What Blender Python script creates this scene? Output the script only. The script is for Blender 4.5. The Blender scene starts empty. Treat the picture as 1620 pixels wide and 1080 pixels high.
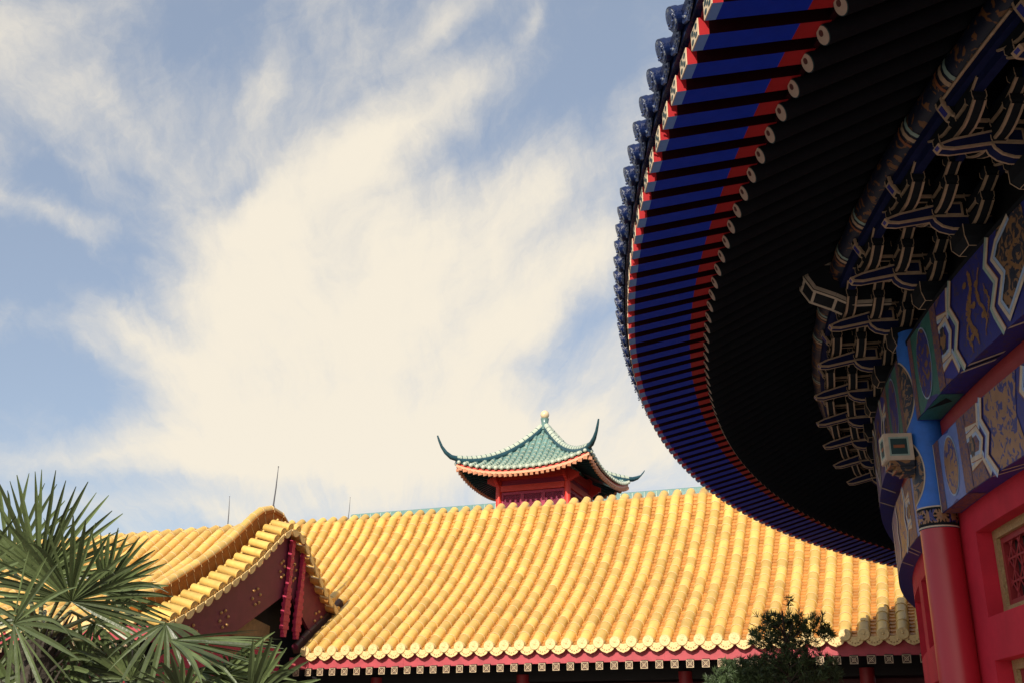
import bpy, bmesh, math, random
from mathutils import Vector, Matrix
R_ = math.radians
PI = math.pi
scene = bpy.context.scene
COL = scene.collection
EZ = 1.7                                   # eye height; all z below are given relative to the eye

# ------------------------------------------------------------------ camera
F_PX, PITCH, ROLL = 1700.0, R_(21.2), R_(0.47)
cam_d = bpy.data.cameras.new("camera")
cam_d.sensor_width = 36.0
cam_d.lens = F_PX / 1620.0 * 36.0
cam_d.clip_start = 0.05
cam_d.clip_end = 5000
cam = bpy.data.objects.new("camera", cam_d)
COL.objects.link(cam)
fw = Vector((0, math.cos(PITCH), math.sin(PITCH)))
up0 = Vector((0, -math.sin(PITCH), math.cos(PITCH)))
rt0 = Vector((1, 0, 0))
rt = rt0 * math.cos(ROLL) + up0 * math.sin(ROLL)
up = up0 * math.cos(ROLL) - rt0 * math.sin(ROLL)
cm = Matrix((rt, up, -fw)).transposed().to_4x4()
cm.translation = (0, 0, EZ)
cam.matrix_world = cm
scene.camera = cam


def ray(px, py):
    x, y = (px - 810) / F_PX, (540 - py) / F_PX
    return fw + rt * x + up * y


def at(px, py, Y):
    d = ray(px, py)
    return d * (Y / d.y)


# ------------------------------------------------------------------ sun, sky, exposure
SUN_AZ, SUN_EL = 248.0, 28.5
S = Vector((math.cos(R_(SUN_AZ)) * math.cos(R_(SUN_EL)), math.sin(R_(SUN_AZ)) * math.cos(R_(SUN_EL)), math.sin(R_(SUN_EL))))
sun_d = bpy.data.lights.new("sun", 'SUN')
sun_d.energy = 5.0
sun_d.angle = R_(0.5)
sun_d.color = (1.0, 0.915, 0.785)
sun = bpy.data.objects.new("sun", sun_d)
COL.objects.link(sun)
sun.rotation_euler = (-S).to_track_quat('-Z', 'Y').to_euler()
sun.location = (0, 0, 60)

world = bpy.data.worlds.new("World")
scene.world = world
world.use_nodes = True
wt = world.node_tree
for n in list(wt.nodes):
    wt.nodes.remove(n)


def wn(t, **k):
    n = wt.nodes.new(t)
    for a, b in k.items():
        setattr(n, a, b)
    return n


def wmath(op, a, b=None, clamp=False):
    n = wn('ShaderNodeMath', operation=op, use_clamp=clamp)
    for i, q in enumerate((a, b)):
        if q is None:
            continue
        if isinstance(q, (int, float)):
            n.inputs[i].default_value = q
        else:
            wt.links.new(q, n.inputs[i])
    return n.outputs[0]


sky = wn('ShaderNodeTexSky', sky_type='NISHITA', sun_disc=False)
sky.sun_elevation = R_(SUN_EL)
sky.sun_rotation = math.atan2(S.x, S.y)
sky.air_density = 1.0
sky.dust_density = 0.6
tc = wn('ShaderNodeTexCoord')


def wdot(vec):
    n = wn('ShaderNodeVectorMath', operation='DOT_PRODUCT')
    wt.links.new(tc.outputs['Generated'], n.inputs[0])
    n.inputs[1].default_value = vec
    return n.outputs['Value']


# a fixed tangent plane on the sky, facing north and 21 degrees up, in which the clouds lie
df = wmath('MAXIMUM', wdot((0, math.cos(R_(21.2)), math.sin(R_(21.2)))), 0.05)
du = wmath('DIVIDE', wdot((1, 0, 0)), df)
dv = wmath('DIVIDE', wdot((0, -math.sin(R_(21.2)), math.cos(R_(21.2)))), df)
cb = wn('ShaderNodeCombineXYZ')
wt.links.new(du, cb.inputs[0])
wt.links.new(dv, cb.inputs[1])
PL = cb.outputs[0]
# slow warp so that the cloud masses get ragged edges
wz = wn('ShaderNodeTexNoise')
wz.inputs['Scale'].default_value = 4.5
wz.inputs['Detail'].default_value = 7
wz.inputs['Roughness'].default_value = 0.6
wt.links.new(PL, wz.inputs['Vector'])
wsub = wn('ShaderNodeVectorMath', operation='SUBTRACT')
wt.links.new(wz.outputs['Color'], wsub.inputs[0])
wsub.inputs[1].default_value = (0.5, 0.5, 0.5)
wsc = wn('ShaderNodeVectorMath', operation='SCALE')
wt.links.new(wsub.outputs[0], wsc.inputs[0])
wsc.inputs['Scale'].default_value = 0.11
wad = wn('ShaderNodeVectorMath', operation='ADD')
wt.links.new(PL, wad.inputs[0])
wt.links.new(wsc.outputs[0], wad.inputs[1])
flat = wn('ShaderNodeVectorMath', operation='MULTIPLY')
wt.links.new(wad.outputs[0], flat.inputs[0])
flat.inputs[1].default_value = (1, 1, 0)
WP = flat.outputs[0]


def blob(px, py, lx, ly, ang, amp):
    m = wn('ShaderNodeMapping', vector_type='TEXTURE')
    m.inputs['Location'].default_value = ((px - 810) / F_PX, (540 - py) / F_PX, 0)
    m.inputs['Rotation'].default_value = (0, 0, R_(ang))
    m.inputs['Scale'].default_value = (lx / F_PX, ly / F_PX, 1)
    wt.links.new(WP, m.inputs['Vector'])
    g = wn('ShaderNodeTexGradient', gradient_type='SPHERICAL')
    wt.links.new(m.outputs[0], g.inputs['Vector'])
    return wmath('MULTIPLY', g.outputs['Fac'], amp)


BLOBS = [
    (600, 540, 520, 330, 20, 1.30), (470, 430, 300, 150, 45, .35), (420, 330, 400, 150, 58, .55), (300, 640, 330, 110, -22, .45),
    (640, 210, 360, 75, 30, .8), (110, 190, 260, 120, -50, .38), (40, 60, 200, 100, 20, .22),
    (880, 270, 330, 75, 30, .5), (900, 420, 300, 70, 42, .45), (640, 700, 620, 110, 4, .55), (900, 730, 420, 120, 0, .5),
    (170, 725, 420, 45, 4, .55), (60, 335, 230, 35, -16, .5), (700, 40, 160, 40, 48, .45), (850, 25, 70, 25, 50, .35),
    (410, 160, 40, 90, 0, .4), (130, 130, 110, 60, 40, .35), (170, 500, 260, 40, -32, .45), (330, 800, 560, 40, 0, .25),
    (1300, 500, 700, 500, 30, .4), (-500, 300, 600, 250, 20, .5),
]
NEG = [(50, 435, 210, 80, -14, .75), (700, 235, 120, 45, 32, .45), (300, 60, 200, 110, 10, .35), (60, 610, 270, 60, -8, .6),
       (930, 90, 240, 150, 60, .5), (930, 520, 190, 75, 45, .5), (230, 280, 60, 30, -30, .3), (330, 775, 300, 30, 0, .3),
       (400, 290, 90, 22, 20, .3), (90, 300, 120, 45, -20, .3), (880, 640, 160, 35, 10, .25)]
acc = None
for b in BLOBS:
    o = blob(*b)
    acc = o if acc is None else wmath('ADD', acc, o)
for b in NEG:
    acc = wmath('SUBTRACT', acc, blob(*b))
# cirrus streaks fanning out from a point low in the sky
cen_ = wn('ShaderNodeVectorMath', operation='SUBTRACT')
wt.links.new(WP, cen_.inputs[0])
cen_.inputs[1].default_value = ((640 - 810) / F_PX, (540 - 1150) / F_PX, 0)
ln_ = wn('ShaderNodeVectorMath', operation='LENGTH')
wt.links.new(cen_.outputs[0], ln_.inputs[0])
nm_ = wn('ShaderNodeVectorMath', operation='NORMALIZE')
wt.links.new(cen_.outputs[0], nm_.inputs[0])
sc_ = wn('ShaderNodeVectorMath', operation='SCALE')
wt.links.new(nm_.outputs[0], sc_.inputs[0])
sc_.inputs['Scale'].default_value = 2.6
sx_ = wn('ShaderNodeSeparateXYZ')
wt.links.new(sc_.outputs[0], sx_.inputs[0])
cz_ = wn('ShaderNodeCombineXYZ')
wt.links.new(sx_.outputs[0], cz_.inputs[0])
wt.links.new(sx_.outputs[1], cz_.inputs[1])
wt.links.new(wmath('MULTIPLY', ln_.outputs['Value'], 2.4), cz_.inputs[2])
nz = wn('ShaderNodeTexNoise')
nz.inputs['Scale'].default_value = 2.6
nz.inputs['Detail'].default_value = 12
nz.inputs['Roughness'].default_value = 0.67
nz.inputs['Distortion'].default_value = 0.25
wt.links.new(cz_.outputs[0], nz.inputs['Vector'])
nz2 = wn('ShaderNodeTexNoise')
nz2.inputs['Scale'].default_value = 4.6
nz2.inputs['Detail'].default_value = 11
nz2.inputs['Roughness'].default_value = 0.64
nz2.inputs['Distortion'].default_value = 1.1
mp2 = wn('ShaderNodeMapping', vector_type='TEXTURE')
mp2.inputs['Rotation'].default_value = (0, 0, R_(32))
mp2.inputs['Scale'].default_value = (2.0, 0.75, 1)
wt.links.new(WP, mp2.inputs['Vector'])
wt.links.new(mp2.outputs[0], nz2.inputs['Vector'])
wisp = wmath('SUBTRACT', wmath('ADD', wmath('MULTIPLY', nz.outputs['Fac'], 1.55), wmath('MULTIPLY', nz2.outputs['Fac'], 1.15)), 1.35)
dens = wmath('ADD', acc, wisp)
mr = wn('ShaderNodeMapRange', interpolation_type='SMOOTHSTEP')
mr.inputs['From Min'].default_value = -0.28
mr.inputs['From Max'].default_value = 1.12
wt.links.new(dens, mr.inputs['Value'])
cov = wmath('MULTIPLY', mr.outputs['Result'], 0.96)
# blue: Nishita, slightly greyed by thin high haze
skm = wn('ShaderNodeVectorMath', operation='MULTIPLY')
wt.links.new(sky.outputs[0], skm.inputs[0])
skm.inputs[1].default_value = (0.140, 0.125, 0.115)
hz = wn('ShaderNodeMixRGB')
hz.inputs[0].default_value = 0.36
wt.links.new(skm.outputs[0], hz.inputs[1])
hz.inputs[2].default_value = (0.58, 0.69, 0.88, 1)
cm_ = wn('ShaderNodeMixRGB')
wt.links.new(cov, cm_.inputs[0])
wt.links.new(hz.outputs[0], cm_.inputs[1])
cm_.inputs[2].default_value = (0.95, 0.865, 0.715, 1)
bg = wn('ShaderNodeBackground')
wt.links.new(cm_.outputs[0], bg.inputs['Color'])
bg.inputs['Strength'].default_value = 1.0      # the Nishita sky itself enters at about 0.1 (see the multiply above)
wo = wn('ShaderNodeOutputWorld')
wt.links.new(bg.outputs[0], wo.inputs['Surface'])

scene.view_settings.view_transform = 'Standard'
scene.view_settings.look = 'None'
scene.view_settings.exposure = 0.0
scene.view_settings.gamma = 1.0
scene.render.engine = 'CYCLES'
scene.cycles.max_bounces = 6
scene.cycles.diffuse_bounces = 3

# ------------------------------------------------------------------ materials


def mat(name, col, rough=0.55, var=0.2, scale=6.0, bump=0.0, bscale=40.0, metal=0.0, spec=0.5, coat=0.0, attr=0.0, col2=None, thr=None, dist=1.0, transl=0.0):
    """Principled paint / glaze.  var: soft blotches; col2+thr: a second pigment in a noise pattern; attr: per-tile variation."""
    m = bpy.data.materials.new(name)
    m.use_nodes = True
    t = m.node_tree
    b = t.nodes['Principled BSDF']
    b.inputs['Roughness'].default_value = rough
    b.inputs['Metallic'].default_value = metal
    b.inputs['Specular IOR Level'].default_value = spec
    b.inputs['Coat Weight'].default_value = coat
    b.inputs['Coat Roughness'].default_value = 0.15
    co = t.nodes.new('ShaderNodeTexCoord')
    nz = t.nodes.new('ShaderNodeTexNoise')
    nz.inputs['Scale'].default_value = scale
    nz.inputs['Detail'].default_value = 6
    nz.inputs['Roughness'].default_value = 0.65
    t.links.new(co.outputs['Object'], nz.inputs['Vector'])
    last = None
    if col2 is not None:
        n2 = t.nodes.new('ShaderNodeTexNoise')
        n2.inputs['Scale'].default_value = thr[0]
        n2.inputs['Detail'].default_value = thr[2] if len(thr) > 2 else 3
        n2.inputs['Distortion'].default_value = dist
        t.links.new(co.outputs['Object'], n2.inputs['Vector'])
        rp = t.nodes.new('ShaderNodeValToRGB')
        rp.color_ramp.elements[0].position = thr[1] - 0.015
        rp.color_ramp.elements[0].color = (*col, 1)
        rp.color_ramp.elements[1].position = thr[1] + 0.015
        rp.color_ramp.elements[1].color = (*col2, 1)
        t.links.new(n2.outputs['Fac'], rp.inputs['Fac'])
        last = rp.outputs['Color']
    mr = t.nodes.new('ShaderNodeMapRange')
    mr.inputs['From Min'].default_value = 0.25
    mr.inputs['From Max'].default_value = 0.75
    mr.inputs['To Min'].default_value = 1 - var
    mr.inputs['To Max'].default_value = 1 + var * 0.6
    t.links.new(nz.outputs['Fac'], mr.inputs['Value'])
    fac = mr.outputs['Result']
    if attr:
        at_ = t.nodes.new('ShaderNodeAttribute')
        at_.attribute_name = 'rnd'
        m2 = t.nodes.new('ShaderNodeMapRange')
        m2.inputs['To Min'].default_value = 1 - attr
        m2.inputs['To Max'].default_value = 1 + attr * 0.6
        t.links.new(at_.outputs['Fac'], m2.inputs['Value'])
        mu = t.nodes.new('ShaderNodeMath')
        mu.operation = 'MULTIPLY'
        t.links.new(fac, mu.inputs[0])
        t.links.new(m2.outputs['Result'], mu.inputs[1])
        fac = mu.outputs[0]
    vm = t.nodes.new('ShaderNodeVectorMath')
    vm.operation = 'SCALE'
    if last is None:
        vm.inputs[0].default_value = col
    else:
        t.links.new(last, vm.inputs[0])
    t.links.new(fac, vm.inputs['Scale'])
    t.links.new(vm.outputs[0], b.inputs['Base Color'])
    if bump:
        n3 = t.nodes.new('ShaderNodeTexNoise')
        n3.inputs['Scale'].default_value = bscale
        n3.inputs['Detail'].default_value = 4
        t.links.new(co.outputs['Object'], n3.inputs['Vector'])
        bp = t.nodes.new('ShaderNodeBump')
        bp.inputs['Strength'].default_value = bump
        bp.inputs['Distance'].default_value = 0.02
        t.links.new(n3.outputs['Fac'], bp.inputs['Height'])
        t.links.new(bp.outputs[0], b.inputs['Normal'])
    if transl:
        tr = t.nodes.new('ShaderNodeBsdfTranslucent')
        t.links.new(vm.outputs[0], tr.inputs['Color'])
        mx = t.nodes.new('ShaderNodeMixShader')
        mx.inputs[0].default_value = transl
        out = t.nodes['Material Output']
        t.links.new(b.outputs[0], mx.inputs[1])
        t.links.new(tr.outputs[0], mx.inputs[2])
        t.links.new(mx.outputs[0], out.inputs['Surface'])
    return m


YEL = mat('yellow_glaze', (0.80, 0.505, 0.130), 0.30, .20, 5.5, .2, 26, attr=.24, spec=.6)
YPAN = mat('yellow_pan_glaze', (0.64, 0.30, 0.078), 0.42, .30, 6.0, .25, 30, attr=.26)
MORT = mat('pale_mortar', (0.78, 0.55, 0.26), 0.8, .3, 9)
YCAP = mat('yellow_cap_glaze', (0.80, 0.57, 0.24), 0.4, .25, 14, .5, 60)
YDIM = mat('brown_cap_relief', (0.52, 0.30, 0.12), 0.5, .3, 20, .4, 60)
OCH = mat('ochre_ridge_glaze', (0.36, 0.115, 0.016), 0.5, .22, 5, .1, 30, spec=.15)
FLASH = mat('brown_ridge_tile', (0.10, 0.045, 0.03), 0.5, .4, 6, .3, 30)
MAROON = mat('maroon_board_paint', (0.16, 0.018, 0.042), 0.6, .22, 4, .1, 30)
CRIM = mat('crimson_paint', (0.46, 0.025, 0.075), 0.55, .25, 9, .3, 40)
PINK = mat('red_eave_board', (0.46, 0.060, 0.075), 0.6, .25, 5)
GOLD = mat('gold_stud', (0.60, 0.32, 0.11), 0.4, .2, 20, metal=.3)
TAN = mat('tan_plank', (0.28, 0.17, 0.07), 0.7, .3, 6, .2, 30)
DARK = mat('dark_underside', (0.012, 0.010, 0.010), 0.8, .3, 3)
DWALL = mat('dark_red_wall', (0.09, 0.015, 0.018), 0.7, .3, 2)
CREAM = mat('cream_paint', (0.72, 0.56, 0.36), 0.6, .2, 14)
TRACE = mat('tracery_gold', (0.64, 0.48, 0.29), 0.6, .2, 14)
DBRN = mat('dark_brown_paint', (0.085, 0.04, 0.02), 0.6, .3, 10)

RED = mat('red_lacquer', (0.44, 0.022, 0.040), 0.33, .10, 1.6, .06, 220, spec=.5)
REDW = mat('red_wall_paint', (0.56, 0.024, 0.048), 0.7, .24, 2.6, .25, 120, spec=.2)
REDD = mat('dark_red_paint', (0.30, 0.018, 0.022), 0.55, .2, 5)
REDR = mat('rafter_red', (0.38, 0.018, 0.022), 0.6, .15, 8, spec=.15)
BLUE = mat('rafter_blue', (0.004, 0.038, 0.52), 0.6, .15, 7, .05, 40, spec=.12)
PBLUE = mat('sunlit_tip_blue', (0.13, 0.33, 0.78), 0.5, .15, 9)  # rafter blue with sunlight painted in, for the tip undersides
RSIDE = mat('rafter_side_shaded', (0.025, 0.005, 0.008), 0.8, .2, 9, spec=.05)  # red of the rafter sides with shade darkened into the colour
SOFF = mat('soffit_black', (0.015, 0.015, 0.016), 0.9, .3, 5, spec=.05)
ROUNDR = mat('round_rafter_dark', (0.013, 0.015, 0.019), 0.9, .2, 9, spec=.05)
EYE = mat('medallion_cream', (0.60, 0.46, 0.36), 0.55, .15, 20)
EYED = mat('medallion_brown', (0.10, 0.03, 0.025), 0.6, .1, 20)
TEALD = mat('dark_teal_paint', (0.012, 0.05, 0.055), 0.6, .2, 12)
BGLZ = mat('navy_glaze', (0.006, 0.016, 0.075), 0.30, .35, 9, .4, 45, spec=.35)
BGLE = mat('blue_relief_highlights', (0.035, 0.06, 0.17), 0.35, .5, 28, .8, 60, col2=(.34, .36, .38), thr=(34, .60))  # white patches paint highlights onto the blue glazed relief
CLINE = mat('painted_line_cream', (0.56, 0.46, 0.36), 0.6, .2, 16)
GLINE = mat('painted_line_sage', (0.30, 0.42, 0.38), 0.6, .2, 16)
BLINE = mat('painted_line_sky', (0.32, 0.43, 0.62), 0.6, .2, 16)
OLINE = mat('painted_line_rust', (0.30, 0.10, 0.04), 0.6, .2, 16)
NAVY = mat('dougong_navy', (0.012, 0.018, 0.075), 0.7, .3, 9, spec=.1)
BRLINE = mat('bracket_line', (0.50, 0.345, 0.23), 0.6, .3, 16)
BLK = mat('painted_black', (0.016, 0.019, 0.024), 0.8, .3, 9, spec=.1)
ULT = mat('ultramarine_paint', (0.02, 0.025, 0.26), 0.5, .2, 7)
SKYB = mat('cobalt_column_paint', (0.020, 0.15, 0.62), 0.5, .18, 9, .15, 120)
DRAG = mat('dragon_blue_gold', (0.016, 0.022, 0.20), 0.5, .25, 9, col2=(.17, .080, .030), thr=(4.2, .56, 1), dist=4.0)
DRAGB = mat('dragon_black_gold', (0.012, 0.018, 0.035), 0.5, .25, 9, col2=(.24, .125, .055), thr=(9, .52, 3), dist=2.0)
DRAGP = mat('purlin_gold_black', (0.008, 0.012, 0.035), 0.5, .25, 9, col2=(.20, .085, .03), thr=(6, .58, 2), dist=2.4)
DRAGD = mat('dragon_gold_blue', (0.30, 0.155, 0.075), 0.5, .25, 9, col2=(.025, .03, .18), thr=(9.5, .55, 3), dist=1.6)
SCROLL = mat('scroll_brown_violet', (0.20, 0.085, 0.06), 0.55, .25, 12, col2=(.07, .045, .13), thr=(26, .52), dist=1.4)
GREENP = mat('cartouche_green', (0.02, 0.14, 0.125), 0.55, .25, 20, .2, 60)
PERI = mat('periwinkle_paint', (0.13, 0.20, 0.50), 0.55, .2, 12)
CARV = mat('carved_gold', (0.50, 0.37, 0.17), 0.42, .35, 40, 1.0, 55, metal=.35)
GAP = mat('window_dark', (0.008, 0.006, 0.006), 0.5, .2, 6)

TEAL = mat('teal_glaze', (0.19, 0.33, 0.29), 0.25, .3, 6, .2, 30, coat=.3, attr=.3)
TPALE = mat('pale_ridge_and_glint_glaze', (0.54, 0.59, 0.46), 0.35, .25, 5, coat=.2)
TDARK = mat('deep_teal_glaze', (0.02, 0.07, 0.09), 0.3, .3, 6)
TRED = mat('pavilion_red', (0.70, 0.045, 0.028), 0.5, .15, 3)
PEACH = mat('rafter_tip_peach', (0.78, 0.36, 0.20), 0.5, .15, 6)
LATT = mat('lattice_magenta', (0.38, 0.02, 0.07), 0.55, .2, 6)
LATD = mat('lattice_gap', (0.12, 0.02, 0.06), 0.6, .2, 6)
PEARL = mat('finial_gold', (0.82, 0.62, 0.38), 0.3, .15, 8)
STEEL = mat('rod_steel', (0.10, 0.10, 0.11), 0.4, .1, 8, metal=.5)

PAVE = mat('paving_stone', (0.16, 0.145, 0.125), 0.85, .3, 0.8, .2, 12)
STONE = mat('pale_stone', (0.34, 0.31, 0.27), 0.8, .3, 2, .2, 20)
LEAF = mat('palm_leaf', (0.125, 0.165, 0.062), 0.36, .4, 9, .1, 60, transl=.18, attr=.55, spec=.5)
LEAFP = mat('palm_petiole', (0.16, 0.17, 0.07), 0.5, .3, 9)
TRUNK = mat('fibrous_trunk', (0.055, 0.042, 0.03), 0.9, .5, 14, 1.0, 30)
NEED = mat('needle_foliage', (0.085, 0.13, 0.05), 0.55, .35, 7, transl=.2, attr=.5)
BARK = mat('bark', (0.05, 0.035, 0.025), 0.9, .4, 12, .6, 20)

# ------------------------------------------------------------------ mesh helpers


class MB:
    def __init__(s):
        s.v, s.f, s.m, s.r, s.s = [], [], [], [], []

    def add(s, vs, fs, m=0, r=0.5, smooth=False):
        o = len(s.v)
        s.v += [tuple(q) for q in vs]
        for f in fs:
            s.f.append(tuple(i + o for i in f))
            s.m.append(m)
            s.r.append(r)
            s.s.append(smooth)

    def quad(s, a, b, c, d, m=0, r=.5):
        s.add([a, b, c, d], [(0, 1, 2, 3)], m, r)

    def hexa(s, p, m=0, r=.5, mats=None):
        """p: bottom 4 then top 4, same winding.  mats: bottom, top, then the four sides"""
        fs = [(3, 2, 1, 0), (4, 5, 6, 7), (0, 1, 5, 4), (1, 2, 6, 5), (2, 3, 7, 6), (3, 0, 4, 7)]
        o = len(s.v)
        s.v += [tuple(q) for q in p]
        for i, f in enumerate(fs):
            s.f.append(tuple(k + o for k in f))
            s.m.append(mats[i] if mats else m)
            s.r.append(r)
            s.s.append(False)

    def box(s, c, ax, ay, az, m=0, r=.5, mats=None):
        c, ax, ay, az = Vector(c), Vector(ax), Vector(ay), Vector(az)
        b = [c - ax - ay - az, c + ax - ay - az, c + ax + ay - az, c - ax + ay - az]
        s.hexa(b + [q + az * 2 for q in b], m, r, mats)

    def tube(s, pts, rad, n=10, m=0, r=.5, caps=True, smooth=True, ref=None, a0=0.0, a1=2 * PI, squash=1.0):
        pts = [Vector(q) for q in pts]
        full = abs(a1 - a0 - 2 * PI) < 1e-6
        k = n if full else n + 1
        vs = []
        for i, q in enumerate(pts):
            t = (pts[min(i + 1, len(pts) - 1)] - pts[max(i - 1, 0)]).normalized()
            rf = Vector(ref) if ref is not None else (Vector((0, 0, 1)) if abs(t.z) < .95 else Vector((1, 0, 0)))
            sx = t.cross(rf).normalized()
            sy = sx.cross(t).normalized()
            rr = rad[i] if isinstance(rad, (list, tuple)) else rad
            for j in range(k):
                a = a0 + (a1 - a0) * j / n
                vs.append(q + sx * (rr * math.cos(a)) + sy * (rr * squash * math.sin(a)))
        fs = []
        for i in range(len(pts) - 1):
            for j in range(n):
                j2 = (j + 1) % k
                fs.append((i * k + j, i * k + j2, (i + 1) * k + j2, (i + 1) * k + j))
        s.add(vs, fs, m, r, smooth)
        if caps and full:
            e = len(pts) - 1
            s.add(vs[:k], [tuple(range(k))], m, r)
            s.add(vs[e * k:], [tuple(range(k))[::-1]], m, r)

    def disc(s, c, nrm, rad, n=16, m=0, r=.5, th=0.0, squash=1.0):
        c, nrm = Vector(c), Vector(nrm).normalized()
        rf = Vector((0, 0, 1)) if abs(nrm.z) < .95 else Vector((1, 0, 0))
        sx = nrm.cross(rf).normalized()
        sy = sx.cross(nrm).normalized()
        ring = [c + nrm * th + sx * (rad * math.cos(2 * PI * j / n)) + sy * (rad * squash * math.sin(2 * PI * j / n)) for j in range(n)]
        s.add(ring, [tuple(range(n))], m, r)
        if th:
            lo = [q - nrm * th for q in ring]
            s.add(ring + lo, [(j, (j + 1) % n, n + (j + 1) % n, n + j) for j in range(n)], m, r)

    def prism(s, poly, off, m=0, r=.5, side=None):
        n = len(poly)
        a = [Vector(q) for q in poly]
        b = [q + Vector(off) for q in a]
        s.add(a, [tuple(range(n))[::-1]], m, r)
        s.add(b, [tuple(range(n))], m, r)
        s.add(a + b, [(j, (j + 1) % n, n + (j + 1) % n, n + j) for j in range(n)], m if side is None else side, r)

    def sphere(s, c, rad, n=12, m=0, r=.5, sq=1.0):
        c = Vector(c)
        k = n // 2
        vs = [c + Vector((rad * math.sin(PI * i / k) * math.cos(2 * PI * j / n), rad * math.sin(PI * i / k) * math.sin(2 * PI * j / n), rad * sq * math.cos(PI * i / k)))
              for i in range(k + 1) for j in range(n)]
        s.add(vs, [(i * n + j, (i + 1) * n + j, (i + 1) * n + (j + 1) % n, i * n + (j + 1) % n) for i in range(k) for j in range(n)], m, r, True)

    def build(s, name, mats, parent=None, origin=(0, 0, 0), attr=False):
        me = bpy.data.meshes.new(name)
        ox, oy, oz = origin
        me.from_pydata([(x - ox, y - oy, z + EZ - oz) for x, y, z in s.v], [], s.f)
        for q in (mats if isinstance(mats, (list, tuple)) else [mats]):
            me.materials.append(q)
        me.polygons.foreach_set('material_index', s.m)
        me.polygons.foreach_set('use_smooth', s.s)
        if attr:
            A = me.attributes.new('rnd', 'FLOAT', 'FACE')
            A.data.foreach_set('value', s.r)
        me.update()
        o = bpy.data.objects.new(name, me)
        COL.objects.link(o)
        if parent:
            o.parent = parent
        return o


def tag(o, label=None, cat=None, group=None, kind=None):
    for k, q in (('label', label), ('category', cat), ('group', group), ('kind', kind)):
        if q:
            o[k] = q
    return o


def thing(name, loc, label, cat, group=None):
    o = bpy.data.objects.new(name, None)
    o.empty_display_size = 0.3
    o.location = loc
    COL.objects.link(o)
    return tag(o, label, cat, group)


def copy_to(o, parent, loc=None, rz=None):
    c = o.copy()
    COL.objects.link(c)
    c.parent = parent
    if loc is not None:
        c.location = loc
    if rz is not None:
        c.rotation_euler = (0, 0, rz)
    for ch in list(o.children):
        d = ch.copy()
        COL.objects.link(d)
        d.parent = c
    return c


def resample(pts, step):
    """smooth (Catmull-Rom) curve through 2-D points, cut at equal arc length"""
    P = [Vector((a, b)) for a, b in pts]
    P = [P[0] * 2 - P[1]] + P + [P[-1] * 2 - P[-2]]
    fine = []
    for i in range(1, len(P) - 2):
        for k in range(24):
            t = k / 24
            a, b, c, d = P[i - 1], P[i], P[i + 1], P[i + 2]
            fine.append(0.5 * ((2 * b) + (c - a) * t + (2 * a - 5 * b + 4 * c - d) * t * t + (3 * b - a - 3 * c + d) * t ** 3))
    fine.append(P[-2])
    out, acc_, nxt = [fine[0]], 0.0, step
    for a, b in zip(fine, fine[1:]):
        L = (b - a).length
        while acc_ + L >= nxt:
            out.append(a + (b - a) * ((nxt - acc_) / L))
            nxt += step
        acc_ += L
    return out


# ------------------------------------------------------------------ ground
g = MB()
g.add([(-1500, -1500, -1.7), (1500, -1500, -1.7), (1500, 3000, -1.7), (-1500, 3000, -1.7)], [(0, 1, 2, 3)])
tag(g.build('ground', PAVE), kind='structure')

# ================================================================== ROUND TEMPLE
CX, CY = 22.808, 7.212
temple = thing('round_temple', (CX, CY, 0), 'round red temple with a painted frieze and a wide blue-raftered eave, filling the right side', 'temple')


def T(Rr, th, z):
    a = R_(th)
    return Vector((Rr * math.cos(a), Rr * math.sin(a), z))


def arc_box(mb, r0, r1, t0, t1, z0, z1, n=None, m=0, mats=None, ends=True):
    n = n or max(1, int(abs(t1 - t0) / 1.0))
    for i in range(n):
        a, b = t0 + (t1 - t0) * i / n, t0 + (t1 - t0) * (i + 1) / n
        p = [T(r0, a, z0), T(r1, a, z0), T(r1, b, z0), T(r0, b, z0), T(r0, a, z1), T(r1, a, z1), T(r1, b, z1), T(r0, b, z1)]
        fs = [(0, 3, 2, 1), (4, 5, 6, 7), (1, 2, 6, 5), (3, 0, 4, 7)]
        if ends and i == 0:
            fs.append((0, 1, 5, 4))
        if ends and i == n - 1:
            fs.append((2, 3, 7, 6))
        mb.add(p, fs, m)


TH_C = 172.2             # the column in view
RW, RC, RU, RL = 18.89, 19.05, 19.17, 19.05
ZL0, ZL1, ZU0, ZU1 = 2.10, 2.74, 2.97, 3.74

# wall with window openings: built cell by cell so that each opening is a real hole
OPEN_Z = [(1.14, 1.86), (-1.0, 0.79)]
bays = [TH_C - 30, TH_C]
win_t = []
for b in bays:
    for k in range(5):
        a = b + 1.58 + k * 5.4
        win_t.append((a, a + 4.4))
w = MB()
arc_box(w, RW - .3, RW, TH_C - 30 - 140, TH_C - 30, -1.7, 3.0, 70)
arc_box(w, RW - .3, RW, TH_C + 30, TH_C + 190, -1.7, 3.0, 80)
for bi, b in enumerate(bays):
    cuts = [b]
    for k in range(5):
        cuts += list(win_t[bi * 5 + k])
    cuts.append(b + 30)
    for i in range(len(cuts) - 1):
        a, c = cuts[i], cuts[i + 1]
        if i % 2 == 0:
            arc_box(w, RW - .3, RW, a, c, -1.7, 2.95, max(1, int((c - a) / .8)))
        else:
            for z0, z1 in ((-1.7, -1.0), (0.79, 1.14), (1.86, 2.95)):
                arc_box(w, RW - .3, RW, a, c, z0, z1, 5, ends=False)
w.build('wall', REDW, temple)
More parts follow.
